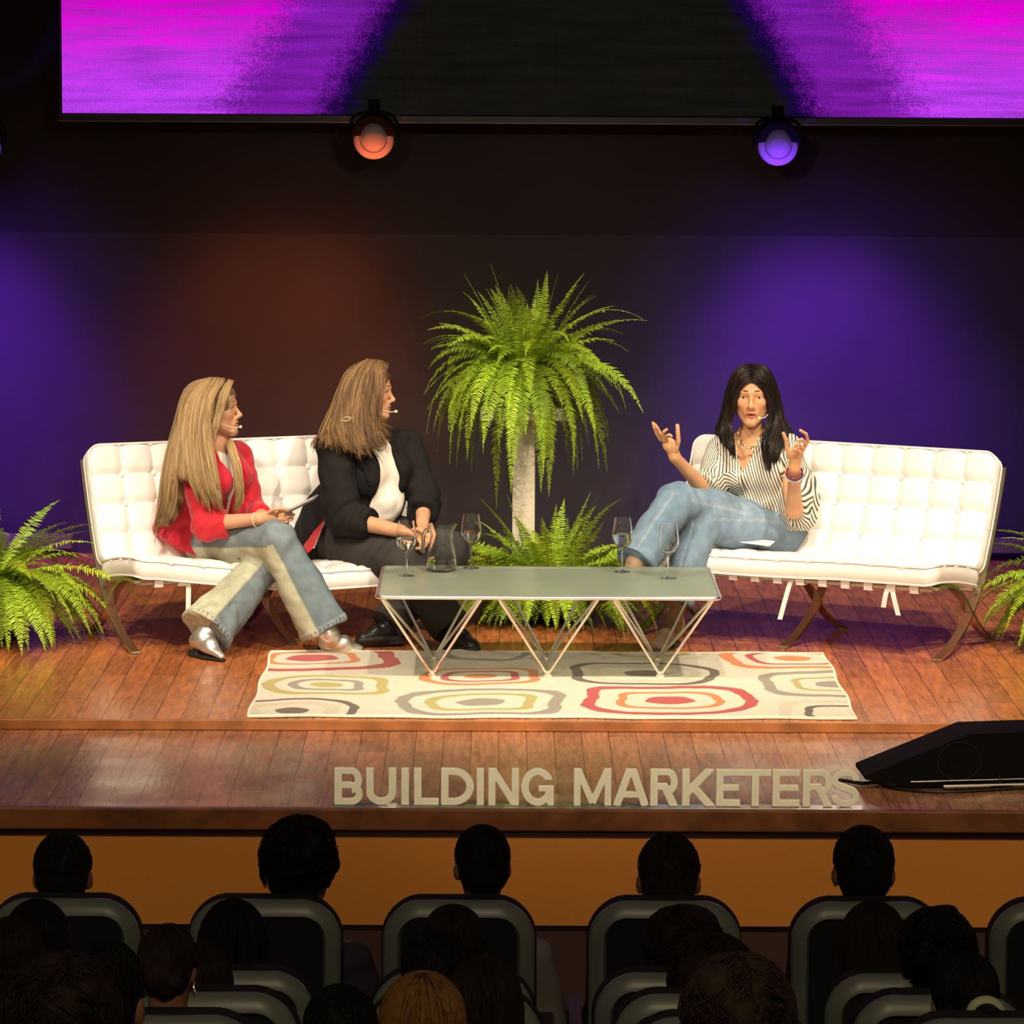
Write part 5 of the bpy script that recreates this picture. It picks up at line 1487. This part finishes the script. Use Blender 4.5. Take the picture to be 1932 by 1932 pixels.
        f = np.mod(sc / .0125, 1.0); k = 1 / (1 + np.exp(-(np.abs(f - .5) - .27) * 30))
        C = np.array([.86, .80, .66])[None] * (1 - k[:, None]) + np.array([.045, .035, .025])[None] * k[:, None]
        return C
    S_.build('shirt', mat('striped_cloth', (1, 1, 1), .7, attr='Col', bump=.0006, bscale=300), root, h=.0036, relax=1, warp=fold, color=stripes)
    # jeans
    N_ = SDF(); N_.ell(pel, (.175, .14, .11), None, .03)
    limb(N_, [hipR, (hipR + knT) / 2, knT], [.112, .100, .086], k=.03); m1 = (knT + anT) / 2; N_.cone(knT, m1, .084, .086, .03); N_.cone(m1, anT, .086, .092, .02, cut='b')
    limb(N_, [hipL, (hipL + knS) / 2, knS], [.110, .098, .080], k=.03); m2 = (knS + anS) / 2; N_.cone(knS, m2, .080, .078, .03); N_.cone(m2, anS, .078, .082, .02, cut='b')
    segs = [(hipR, knT, 1), (knT, anT, 1), (hipL, knS, 1), (knS, anS, 1)]
    def jc(V):
        c = legcolor(V, segs, (.155, .235, .315), (.155, .235, .315), .95)
        for (a, b, sg) in segs:
            a, b = np.array(a), np.array(b); ba = b - a; t = ((V - a) @ ba) / (ba @ ba); q = V - a - np.clip(t, 0, 1)[:, None] * ba; d = np.linalg.norm(q, axis=1)
            n = nrm(np.cross(ba, [0, 1, 0])); v = (q @ n) / (d + 1e-6); ok = (t > .02) & (t < 1) & (d < .12)
            for vv in (-.45, -.52): 
                s = np.exp(-((v - vv) / .018) ** 2) * ok; c = c * (1 - .5 * s[:, None]) + np.array([.42, .46, .46]) * .5 * s[:, None]
            pale = np.exp(-((v + .95) / .5) ** 2) * ok; c += pale[:, None] * np.array([.035, .04, .04])
        return np.clip(c, 0, 1)
    def jf(V):
        d = .005 * noise3(V, 16, 41) + .0025 * noise3(V, 44, 42)
        for c, ax in ((knT, anT - hipR), (knS, anS - hipL)):
            e = np.exp(-(np.linalg.norm(V - c, axis=1) / .12) ** 2); d += e * .006 * np.sin((V @ nrm(ax)) * 85)
        for a, b in ((m1, anT), (m2, anS)):
            u = nrm(b - a); t = (V - b) @ u; r = np.linalg.norm((V - b) - t[:, None] * u, axis=1); d += np.where((r < .12) & (t > -.025), .003, 0)
        return d
    N_.build('jeans', DENIM, root, h=.0055, relax=1, warp=jf, color=jc)
    SU = mat('brown_suede', (.28, .18, .11), .9, bump=.001, bscale=300, vary=.15, vscale=30); SO = mat('brown_sole', (.05, .035, .025), .6)
    h1 = onz(1262, 1222, 0); h1 = np.array([h1[0] + .03, 1.47, 0]); boot('boot', at(1274, 1118, 1.41), at(1272, 1182, 1.42), h1, h1 + np.array([-.10, -.22, 0]), SU, root, SO, pointy=.35, heelh=.022, soleh=.008, wid=.045, shr=.050)
    a2 = anT; hl = at(1212, 1108, 1.22); toe = at(1118, 1146, 1.08)
    boot('boot', anT + (knT - anT) * .12, anT + np.array([.0, 0, -.01]), hl, toe, SU, root, SO, pointy=.35, heelh=.022, soleh=.008, wid=.043, shr=.045)
    # hair
    cols = [(.012, .008, .006), (.020, .012, .009), (.035, .020, .014), (.010, .007, .006)]
    HM = hairmat('black_hair'); HM.node_tree.nodes['Principled BSDF'].inputs['Roughness'].default_value = .3
    haircap(hd, [cols[0], cols[2]], HM, root, seed=5, facez=.0).name = 'hair'
    M_ = MB()
    gl = [pxs(q) for q in (
        [(1418, 717, 1.68), (1404, 724, 1.685), (1391, 742, 1.70), (1386, 768, 1.72), (1380, 800, 1.72), (1383, 835, 1.67), (1386, 862, 1.65)],
        [(1417, 699, 1.72), (1399, 709, 1.70), (1386, 735, 1.71), (1383, 765, 1.73), (1376, 800, 1.73), (1380, 838, 1.67), (1382, 868, 1.655)],
        [(1417, 690, 1.77), (1400, 697, 1.74), (1385, 722, 1.735), (1380, 760, 1.75), (1372, 800, 1.74), (1376, 840, 1.68), (1380, 868, 1.66)],
        [(1415, 689, 1.80), (1392, 697, 1.78), (1376, 730, 1.77), (1370, 775, 1.78), (1360, 810, 1.77), (1364, 832, 1.74), (1372, 850, 1.70)],
        [(1415, 689, 1.84), (1388, 700, 1.85), (1372, 740, 1.86), (1362, 785, 1.86), (1352, 808, 1.86), (1355, 822, 1.86), (1358, 835, 1.82)])]
    locks(hd, gl, 150, 'x', HM, None, cols, r0=.006, wave=.006, seed=21, mb=M_, build=False, wf=1.6)
    gr = [pxs(q) for q in (
        [(1419, 717, 1.68), (1433, 724, 1.685), (1447, 742, 1.70), (1453, 768, 1.72), (1450, 800, 1.71), (1440, 835, 1.665), (1445, 880, 1.645)],
        [(1419, 699, 1.72), (1437, 709, 1.70), (1451, 735, 1.71), (1456, 765, 1.73), (1452, 800, 1.72), (1442, 838, 1.665), (1448, 892, 1.645)],
        [(1419, 690, 1.77), (1437, 697, 1.74), (1451, 722, 1.735), (1457, 760, 1.76), (1452, 800, 1.73), (1444, 840, 1.67), (1450, 890, 1.65)],
        [(1420, 689, 1.80), (1444, 697, 1.77), (1460, 730, 1.77), (1466, 775, 1.77), (1466, 815, 1.72), (1456, 855, 1.67), (1457, 905, 1.66)],
        [(1420, 689, 1.82), (1448, 698, 1.82), (1466, 740, 1.83), (1473, 785, 1.82), (1480, 820, 1.76), (1468, 858, 1.69), (1464, 895, 1.67)],
        [(1421, 689, 1.85), (1446, 700, 1.88), (1468, 750, 1.90), (1478, 790, 1.88), (1490, 812, 1.86), (1484, 830, 1.80), (1476, 850, 1.72)])]
    locks(hd, gr, 210, 'x', HM, None, cols, r0=.006, wave=.008, seed=22, mb=M_, build=False, wf=1.8)
    M_.build('long_hair', HM, root, ang=None)
    GOLD = mat('pale_gold', (.85, .66, .38), .22, metal=1)
    # chunky chain necklace
    ch = smoothpath([at(1396, 806, 1.77), at(1393, 822, 1.735), at(1399, 838, 1.71), at(1411, 847, 1.700), at(1424, 843, 1.700), at(1436, 832, 1.715), at(1443, 812, 1.76)], 19)
    m = MB(); T = np.gradient(ch, axis=0)
    for i in range(len(ch)):
        t = nrm(T[i]); a = nrm(np.cross(t, [0, 1, 0])) if i % 2 else nrm(np.cross(t, nrm(np.cross(t, [0, 1, 0])))); 
        m.tube([ch[i] + .0085 * math.cos(q) * t + .0065 * math.sin(q) * a for q in np.linspace(0, 6.283, 14)][:-1], .0019, 6, closed=True)
    m.build('chain_necklace', GOLD, root)
    for q in (-1, 1):
        m = MB(); p = hd.p(q * .083, -.0, -.040); m.tube([p, p + np.array([0, -.004, -.05])], .0022, 6); m.sphere(p, .006, 10)
        m.tube(smoothpath([p + np.array([-.006, -.004, -.02]), p + np.array([-.010, -.006, -.05]), p + np.array([0, -.006, -.065]), p + np.array([.006, -.004, -.05]), p + np.array([.004, -.004, -.02])], 14), .0018, 6); m.build('earring', GOLD, root)
    mic(hd, -1 if (hd.R[:, 0] @ np.array([1, 0, 0])) < 0 else 1, root, tipdx=.0, long=1.0)
    ax = nrm(WrL - ElL); A = nrm(np.cross(ax, [0, 1, 0])); Bq = np.cross(ax, A)
    for k, (py, rr, cc, nm) in enumerate(((889, .034, (.30, .02, .03), 'red'), (894, .036, (.07, .03, .16), 'violet'), (899, .034, (.85, .82, .78), 'white'))):
        c = at(1499, py, 1.452 + .012 * k); m = MB()
        for t in np.linspace(0, 6.283, 27)[:-1]: m.sphere(c + rr * (math.cos(t) * A + math.sin(t) * Bq), .0046, 8)
        o = m.build('bead_bracelet', mat(nm + '_beads', cc, .35), root); o['label'] = nm + ' bead bracelet'
    # sheet of paper beside her
    m = MB(); P = [onz(*q) for q in ((1392, 1023, .446), (1400, 1014, .449), (1462, 1022, .449), (1452, 1031, .446))]
    m.add([p + np.array([0, 0, d]) for d in (.0, .0025) for p in P], [(0, 3, 2, 1), (4, 5, 6, 7), (0, 1, 5, 4), (1, 2, 6, 5), (2, 3, 7, 6), (3, 0, 4, 7)])
    o = m.build('paper', mat('white_paper', (.85, .80, .78), .8), smooth=False); tag(o, 'white sheet of paper on the right sofa seat beside the striped-shirt woman', 'paper')


woman_red(); woman_blazer(); woman_stripes()
# ------------------------------------------------------------------ auditorium seats
SEATSH = mat('seat_shell', (.16, .18, .15), .36, spec=.6, vary=.1)
SEATIN = mat('seat_back_fabric', (.010, .010, .011), .9)
SEATMT = mat('seat_metal', (.03, .03, .03), .5)


def seat_proto():
    e = empty('auditorium_seat', (0, 0, 0))
    hw = .232; top = 1.0; r = .11

    def outline(inset, z0, n=9):
        P = [(-hw + inset, z0)]
        for a in np.linspace(180, 90, n): P.append((-hw + r + (r - inset) * math.cos(R(a)), top - r + (r - inset) * math.sin(R(a))))
        for a in np.linspace(90, 0, n): P.append((hw - r + (r - inset) * math.cos(R(a)), top - r + (r - inset) * math.sin(R(a))))
        P.append((hw - inset, z0)); return np.array(P)
    # arched top: crown the outline
    def P3(P, y): return np.array([(x, y, z + .018 * (1 - (x / hw) ** 2) * max(0, (z - .8) / .2)) for x, z in P])
    m = MB(); rings = [P3(outline(.012, .44), .0), P3(outline(.0, .44), -.012), P3(outline(.0, .44), -.030), P3(outline(.010, .44), -.045), P3(outline(.045, .46), -.052), P3(outline(.055, .48), -.030)]
    n = len(rings[0]); F = []
    for k in range(len(rings) - 1):
        for j in range(n - 1): F.append((k * n + j, (k + 1) * n + j, (k + 1) * n + j + 1, k * n + j + 1))
    for k in range(len(rings) - 1): F.append((k * n, k * n + n - 1, (k + 1) * n + n - 1, (k + 1) * n))
    m.add(np.vstack(rings), F); m.build('back_shell', SEATSH, e, ang=50)
    m = MB(); Q = P3(outline(.053, .47), -.033); m.add(Q, [tuple(range(n))]); m.box((0, -.03, .45), (hw - .05, .012, .012)); m.build('back_panel', SEATIN, e, smooth=False)
    m = MB(); A, B, C_ = P3(outline(.0, .46), .0), P3(outline(-.006, .46), .035), P3(outline(.02, .46), .06)
    F = []
    for k in range(2):
        for j in range(n - 1): F.append((k * n + j, k * n + j + 1, (k + 1) * n + j + 1, (k + 1) * n + j))
    F.append(tuple(2 * n + j for j in range(n))); F.append(tuple(range(n))[::-1])
    m.add(np.vstack([A, B, C_]), F); m.build('backrest_pad', SEATIN, e, ang=50)
    m = MB(); m.box((0, .27, .42), (.215, .22, .045), ch=.02); m.build('seat_pad', SEATIN, e)
    m = MB(); m.box((0, .10, .19), (.03, .04, .19), ch=.005); m.box((0, .10, .012), (.16, .08, .012), ch=.004); m.build('pedestal', SEATMT, e)
    for s_ in (-1, 1):
        m = MB(); m.box((s_ * .268, .20, .60), (.027, .20, .018), ch=.008); m.box((s_ * .262, .10, .50), (.018, .03, .09), ch=.004); m.build('armrest', SEATMT, e)
    return e


proto = seat_proto()
ROWS = [  # Y of the seat back, floor z, [(px centre, label)]
    (-4.10, -.92, [(122, 'dark auditorium seat, leftmost of the front row'), (500, 'dark auditorium seat of the front row, second from left'), (866, 'dark front-row auditorium seat in the middle, below the letters'),
                   (1254, 'dark front-row auditorium seat, fourth from left'), (1636, 'dark front-row auditorium seat, fifth from left'), (2010, 'dark front-row auditorium seat cut by the right edge')]),
    (-5.0, -.925, [(439, 'green-rimmed seat of the second row, left'), (10, 'green-rimmed second-row seat at the left picture edge'), (855, 'green-rimmed seat of the second row, centre'), (1277, 'green-rimmed seat of the second row, right of centre'), (1712, 'green-rimmed seat of the second row, right')]),
    (-5.87, -.77, [(396, 'green-rimmed seat of the third row, left'), (858, 'green-rimmed seat of the third row, centre'), (1325, 'green-rimmed seat of the third row, right of centre'), (1775, 'green-rimmed seat of the third row, right'), (-70, 'green-rimmed third-row seat at the left picture edge')]),
    (-7.62, -.45, [(190, 'auditorium seat of the fifth row, left'), (800, 'auditorium seat of the fifth row, centre'), (1392, 'auditorium seat of the fifth row, right')]),
    (-8.50, -.29, [(118, 'auditorium seat of the sixth row, left')]),
    (-6.74, -.61, [(314, 'green-rimmed seat of the fourth row, left'), (1366, 'green-rimmed seat of the fourth row, right of centre'), (1876, 'green-rimmed seat of the fourth row, at the lower right corner')])]
first = True
for Y, z, lst in ROWS:
    for px, lab in lst:
        o = proto if first else copy_tree(proto); first = False
        o.location = (at(px, 1700, Y)[0], Y, z)
        tag(o, lab, 'seat', 'auditorium seats')

# ------------------------------------------------------------------ audience, seen from behind
SKIND = mat('audience_skin', (.28, .13, .07), .7)
CLO = {'black': mat('cloth_black', (.012, .012, .014), .9), 'navy': mat('cloth_navy', (.035, .035, .05), .9, vary=.3, vscale=18), 'grey': mat('cloth_grey', (.25, .22, .20), .9, bump=.002, bscale=90), 'white': mat('cloth_white', (.40, .37, .36), .9)}


def audience(px, py, Y, w_px, label, hair='short', hcol=(.010, .008, .007), cloth='black', turn=0.0, ear=1, seed=0, floor=-.92, tall=1.0):
    """py = top of the head"""
    top = at(px, py, Y); s = w_px * (Y + 16) / FPX / .165
    s = min(s, 1.18) if hair == 'short' else min(s, 1.25)
    H = top - np.array([0, 0, .115 * s])
    e = empty('person', (top[0], Y, floor + .45)); tag(e, label, 'person', 'audience members seen from behind')
    c0 = -np.array([top[0], Y, floor + .45])
    cr, sn = math.cos(turn), math.sin(turn); Rm = np.array([[cr, -sn, 0], [sn, cr, 0], [0, 0, 1]])
    r = np.random.default_rng(seed)
    def hp(x, y, z): return H + Rm @ (np.array([x, y, z]) * s)
    sh = H[2] - .245; hipz = floor + .52
    B = SDF()
    B.ell(hp(0, 0, .02), np.array([.073, .092, .09]) * s, Rm, .01); B.ell(hp(0, .03, -.04), np.array([.058, .065, .075]) * s, Rm, .03)
    for q in (-1, 1): B.ell(hp(q * .078, -.004, -.015), np.array([.012, .02, .032]) * s, Rm, .006)
    B.ell(hp(0, .1, -.03), np.array([.012, .02, .02]) * s, Rm, .012)
    B.cone(hp(0, -.015, -.05), (H[0], Y - .02, sh + .03), .052 * s, .06, .03)
    B.cone((H[0], Y - .01, sh - .02), (H[0], Y - .0, hipz), .11, .13, .03)
    for q in (-1, 1):
        a = np.array([H[0] + q * .15, Y, sh - .03]); el = np.array([H[0] + q * .215, Y + .06, sh - .29]); hd = np.array([H[0] + q * .10, Y + .27, sh - .33])
        B.cone((H[0], Y, sh), a, .06, .05, .03); B.cone(a, el, .042, .036, .02); B.cone(el, hd, .034, .025, .02); B.ell(hd + [0, .05, 0], (.032, .05, .02), None, .015)
        hip = np.array([H[0] + q * .09, Y, hipz]); kn = np.array([H[0] + q * .11, Y + .42, floor + .50]); ft = np.array([H[0] + q * .11, Y + .42, floor + .05])
        B.cone(hip, kn, .075, .055, .03); B.cone(kn, ft, .05, .035, .02); B.cone(ft, ft + [0, .13, -.02], .03, .03, .02)
    o = B.build('body', SKIND, None, h=.011, relax=1); o.parent = e; o.location = c0
    J = SDF(); J.ell((H[0], Y, sh - .05), (.185, .10, .085), None, .02)
    J.cone((H[0], Y, sh - .06), (H[0], Y, hipz - .02), .145, .155, .05, flat=((0, 1, 0), .85))
    J.cone((H[0], Y - .02, sh + .045), (H[0], Y, sh - .04), .062, .10, .03)
    for q in (-1, 1):
        a = np.array([H[0] + q * .165, Y, sh - .04]); el = np.array([H[0] + q * .225, Y + .05, sh - .29]); hd = np.array([H[0] + q * .12, Y + .24, sh - .33])
        J.cone(a, el, .062, .055, .03); J.cone(el, hd, .052, .040, .02)
        hip = np.array([H[0] + q * .09, Y, hipz]); kn = np.array([H[0] + q * .11, Y + .42, floor + .50]); ft = np.array([H[0] + q * .11, Y + .42, floor + .10])
        J.cone(hip, kn, .092, .072, .03); J.cone(kn, ft, .066, .055, .02)
    o = J.build('clothing', CLO[cloth], None, h=.012, relax=1, warp=lambda P: .006 * noise3(P, 26, seed)); o.parent = e; o.location = c0
    Hr = SDF(); hm = HAIRM.setdefault(hcol, mat('audience_hair', hcol, .7, spec=.25, bump=.001, bscale=260, vary=.3, vscale=60))
    Hr.ell(hp(0, -.006, .030), np.array([.083, .100, .094]) * s, Rm, .01)
    Hr.ell(hp(0, -.045, -.022), np.array([.070, .055, .062]) * s, Rm, .03)
    if hair == 'short':
        pass
    elif hair == 'bushy':
        for i in range(26):
            a = r.uniform(0, 6.28); z = r.uniform(-.3, 1)
            Hr.ell(hp(.082 * math.cos(a) * math.sqrt(max(0, 1 - z * z)), -.01 + .092 * math.sin(a) * math.sqrt(max(0, 1 - z * z)), .035 + .092 * z), .021 * s, None, .035)
    elif hair == 'bob':
        Hr.cone(hp(0, -.01, 0), hp(0, -.02, -.10), .085 * s, .088 * s, .03); 
    elif hair == 'long':
        Hr.cone(hp(0, -.02, .01), hp(0, -.05, -.16), .084 * s, .088 * s, .04, flat=((0, 1, 0), .8)); Hr.cone(hp(0, -.05, -.15), hp(0, -.09, -.33), .088 * s, .06 * s, .04, flat=((0, 1, 0), .5))
        Hr.ell(hp(0, 0, .0), np.array([.092, .09, .10]) * s, Rm, .02)
    elif hair == 'pony':
        Hr.cone(hp(.03, -.10, .02), hp(.05, -.16, -.02), .030 * s, .034 * s, .012); Hr.cone(hp(.05, -.16, -.02), hp(.07, -.15, -.17), .036 * s, .02 * s, .02)
    elif hair == 'updo':
        Hr.ell(hp(0, -.10, -.01), np.array([.045, .035, .04]) * s, None, .02)
        for i in range(14): Hr.ell(hp(r.uniform(-.07, .07), -.09, r.uniform(-.06, .07)), .018 * s, None, .015)
    # keep the face clear of hair
    Hr.ell(hp(0, .098, -.045), np.array([.072, .075, .105]) * s, Rm, .008, op='s')
    amp = .0012 if hair == 'short' else .0025
    o = Hr.build('hair', hm, None, h=.008, relax=1, warp=lambda P: amp * noise3(P * np.array([1, 1, .35]), 120, seed + 5)); o.parent = e; o.location = c0
    m = MB(); ns = 420 if hair == 'short' else (640 if hair == 'bushy' else 340)
    for i in range(ns):
        a = r.uniform(0, 6.283); th0 = r.uniform(.05, 1.5) if hair in ('short', 'bushy') else r.uniform(.05, .9)
        ln = r.uniform(.25, .5) if hair == 'short' else (r.uniform(.5, .9) if hair == 'bushy' else r.uniform(1.1, 1.9))
        P = []; da = r.uniform(-.25, .25); lift = {'short': .001, 'bushy': .006}.get(hair, .003)
        for k in range(7):
            t = k / 6; th = th0 + ln * t; aa = a + da * t + (.25 * math.sin(5 * t + a * 3) if hair == 'bushy' else 0)
            dwn = 0
            if th > 1.75 and hair in ('long', 'bob'): dwn = (th - 1.75) * (.14 if hair == 'bob' else .26); th = 1.75
            th = min(th, 2.15)
            if math.sin(aa) > .25 and th > 1.05: break
            q = 1 + lift * 8 + (.14 + .10 * t * r.uniform(.3, 1) + .04 * math.sin(9 * a + 4 * th)) * (hair == 'bushy'); P.append(hp(.084 * q * math.sin(th) * math.cos(aa), -.006 + .101 * q * math.sin(th) * math.sin(aa), .030 + .095 * q * math.cos(th) - dwn))
        if len(P) > 3: m.tube(P, np.linspace(.0034, .0010, len(P)) * s, 3, flat=(1.2, .8))
    o = m.build('hair_strands', hm, None, ang=None); o.parent = e; o.location = c0
    if hair == 'pony':
        m = MB(); q = hp(.038, -.128, .0); m.tube([q + np.array([math.cos(t) * .034, 0.0, math.sin(t) * .030]) for t in np.linspace(0, 6.283, 22)][:-1], .014, 8, closed=True)
        o = m.build('scrunchie', mat('cream_satin', (.55, .55, .33), .5, bump=.003, bscale=60)); o.parent = e; o.location = c0; o['label'] = 'cream satin scrunchie'
    if seed == 14:
        for q in (-1,):
            m = MB(); m.tube([hp(.088, -.02, -.055) + np.array([0, math.cos(t) * .015, math.sin(t) * .018]) for t in np.linspace(0, 6.283, 20)][:-1], .0022, 6, closed=True)
            o = m.build('earring', CHROME); o.parent = e; o.location = c0
    return e


HAIRM = {}
DK = (.007, .0055, .005); BN = (.019, .011, .006)
audience(118, 1578, -3.92, 108, 'person with short dark hair in the front row, farthest left', 'short', DK, 'white', seed=1)
audience(567, 1561, -3.92, 120, 'person with bushy dark hair in a dark patterned jacket, front row', 'bushy', DK, 'navy', turn=-.35, seed=2)
audience(910, 1564, -3.92, 104, 'person with close-cropped black hair and visible ears, front row middle', 'short', DK, 'grey', turn=.15, seed=3)
audience(1262, 1580, -3.92, 116, 'person with short curly dark hair, front row right of centre', 'short', BN, 'black', seed=4)
audience(1630, 1566, -3.92, 114, 'person with short black hair in dark clothes, front row right', 'short', DK, 'black', seed=5)
F2 = -.92
audience(70, 1706, -4.82, 118, 'person with long dark hair in front of the leftmost front-row seat', 'long', DK, 'black', seed=6)
audience(440, 1706, -4.82, 118, 'person with long black hair in front of the second front-row seat', 'long', DK, 'black', seed=7)
audience(855, 1716, -4.82, 122, 'person with short brown hair and one lit ear, centre of the second row', 'short', BN, 'black', turn=.2, seed=8)
audience(1287, 1733, -4.82, 126, 'person with full brown hair turned left, second row right of centre', 'bushy', BN, 'black', turn=.4, seed=9)
audience(1648, 1710, -4.82, 120, 'person with long dark hair parted in the middle, second row right', 'long', BN, 'black', seed=10)
audience(1768, 1735, -5.69, 122, 'person with dark hair seated between the two right-hand seats', 'bushy', DK, 'black', seed=11, floor=-.77)
F3 = -.77
audience(20, 1740, -5.69, 120, 'person with brown hair cut by the left picture edge', 'long', BN, 'black', seed=12, floor=F3)
audience(193, 1783, -7.44, 160, 'person with short dark hair and a visible right ear, lower left', 'short', DK, 'black', turn=-.25, seed=31, floor=-.45)
audience(318, 1752, -6.56, 108, 'person with gathered dark hair and earrings, lower left', 'updo', BN, 'black', turn=-.3, seed=14, floor=-.61)
audience(380, 1787, -5.69, 112, 'person with smooth dark brown hair beside the one with earrings', 'bob', BN, 'black', seed=15, floor=F3)
audience(822, 1764, -5.69, 130, 'person with short black hair, third row centre', 'short', DK, 'black', seed=16, floor=F3)
audience(912, 1818, -6.56, 142, 'person with smooth dark hair right of the blonde head', 'bob', BN, 'black', seed=17, floor=-.61)
audience(1345, 1788, -5.69, 140, 'person with wavy dark brown hair, third row right of centre', 'bushy', BN, 'black', seed=18, floor=F3)
audience(1822, 1806, -6.56, 124, 'person with black hair in a ponytail with a cream scrunchie', 'pony', DK, 'black', seed=19, floor=-.61)
F4 = -.61
audience(798, 1846, -7.44, 160, 'person with straight golden-blond hair at the bottom edge', 'bob', (.22, .10, .025), 'black', seed=20, floor=-.45)
audience(120, 1832, -8.32, 180, 'person with dark brown hair at the lower left corner', 'bushy', BN, 'black', seed=21, floor=-.29)
audience(642, 1868, -6.56, 140, 'person with black hair at the bottom edge, left of the blonde', 'short', DK, 'black', seed=22, floor=F4)
audience(1392, 1832, -7.44, 180, 'person with curly brown hair at the bottom edge, right of centre', 'bushy', (.045, .026, .015), 'black', seed=23, floor=-.45)
audience(14, 1846, -6.56, 130, 'person with brown hair in the lower left corner, mostly cut off', 'bob', BN, 'black', seed=24, floor=F4)
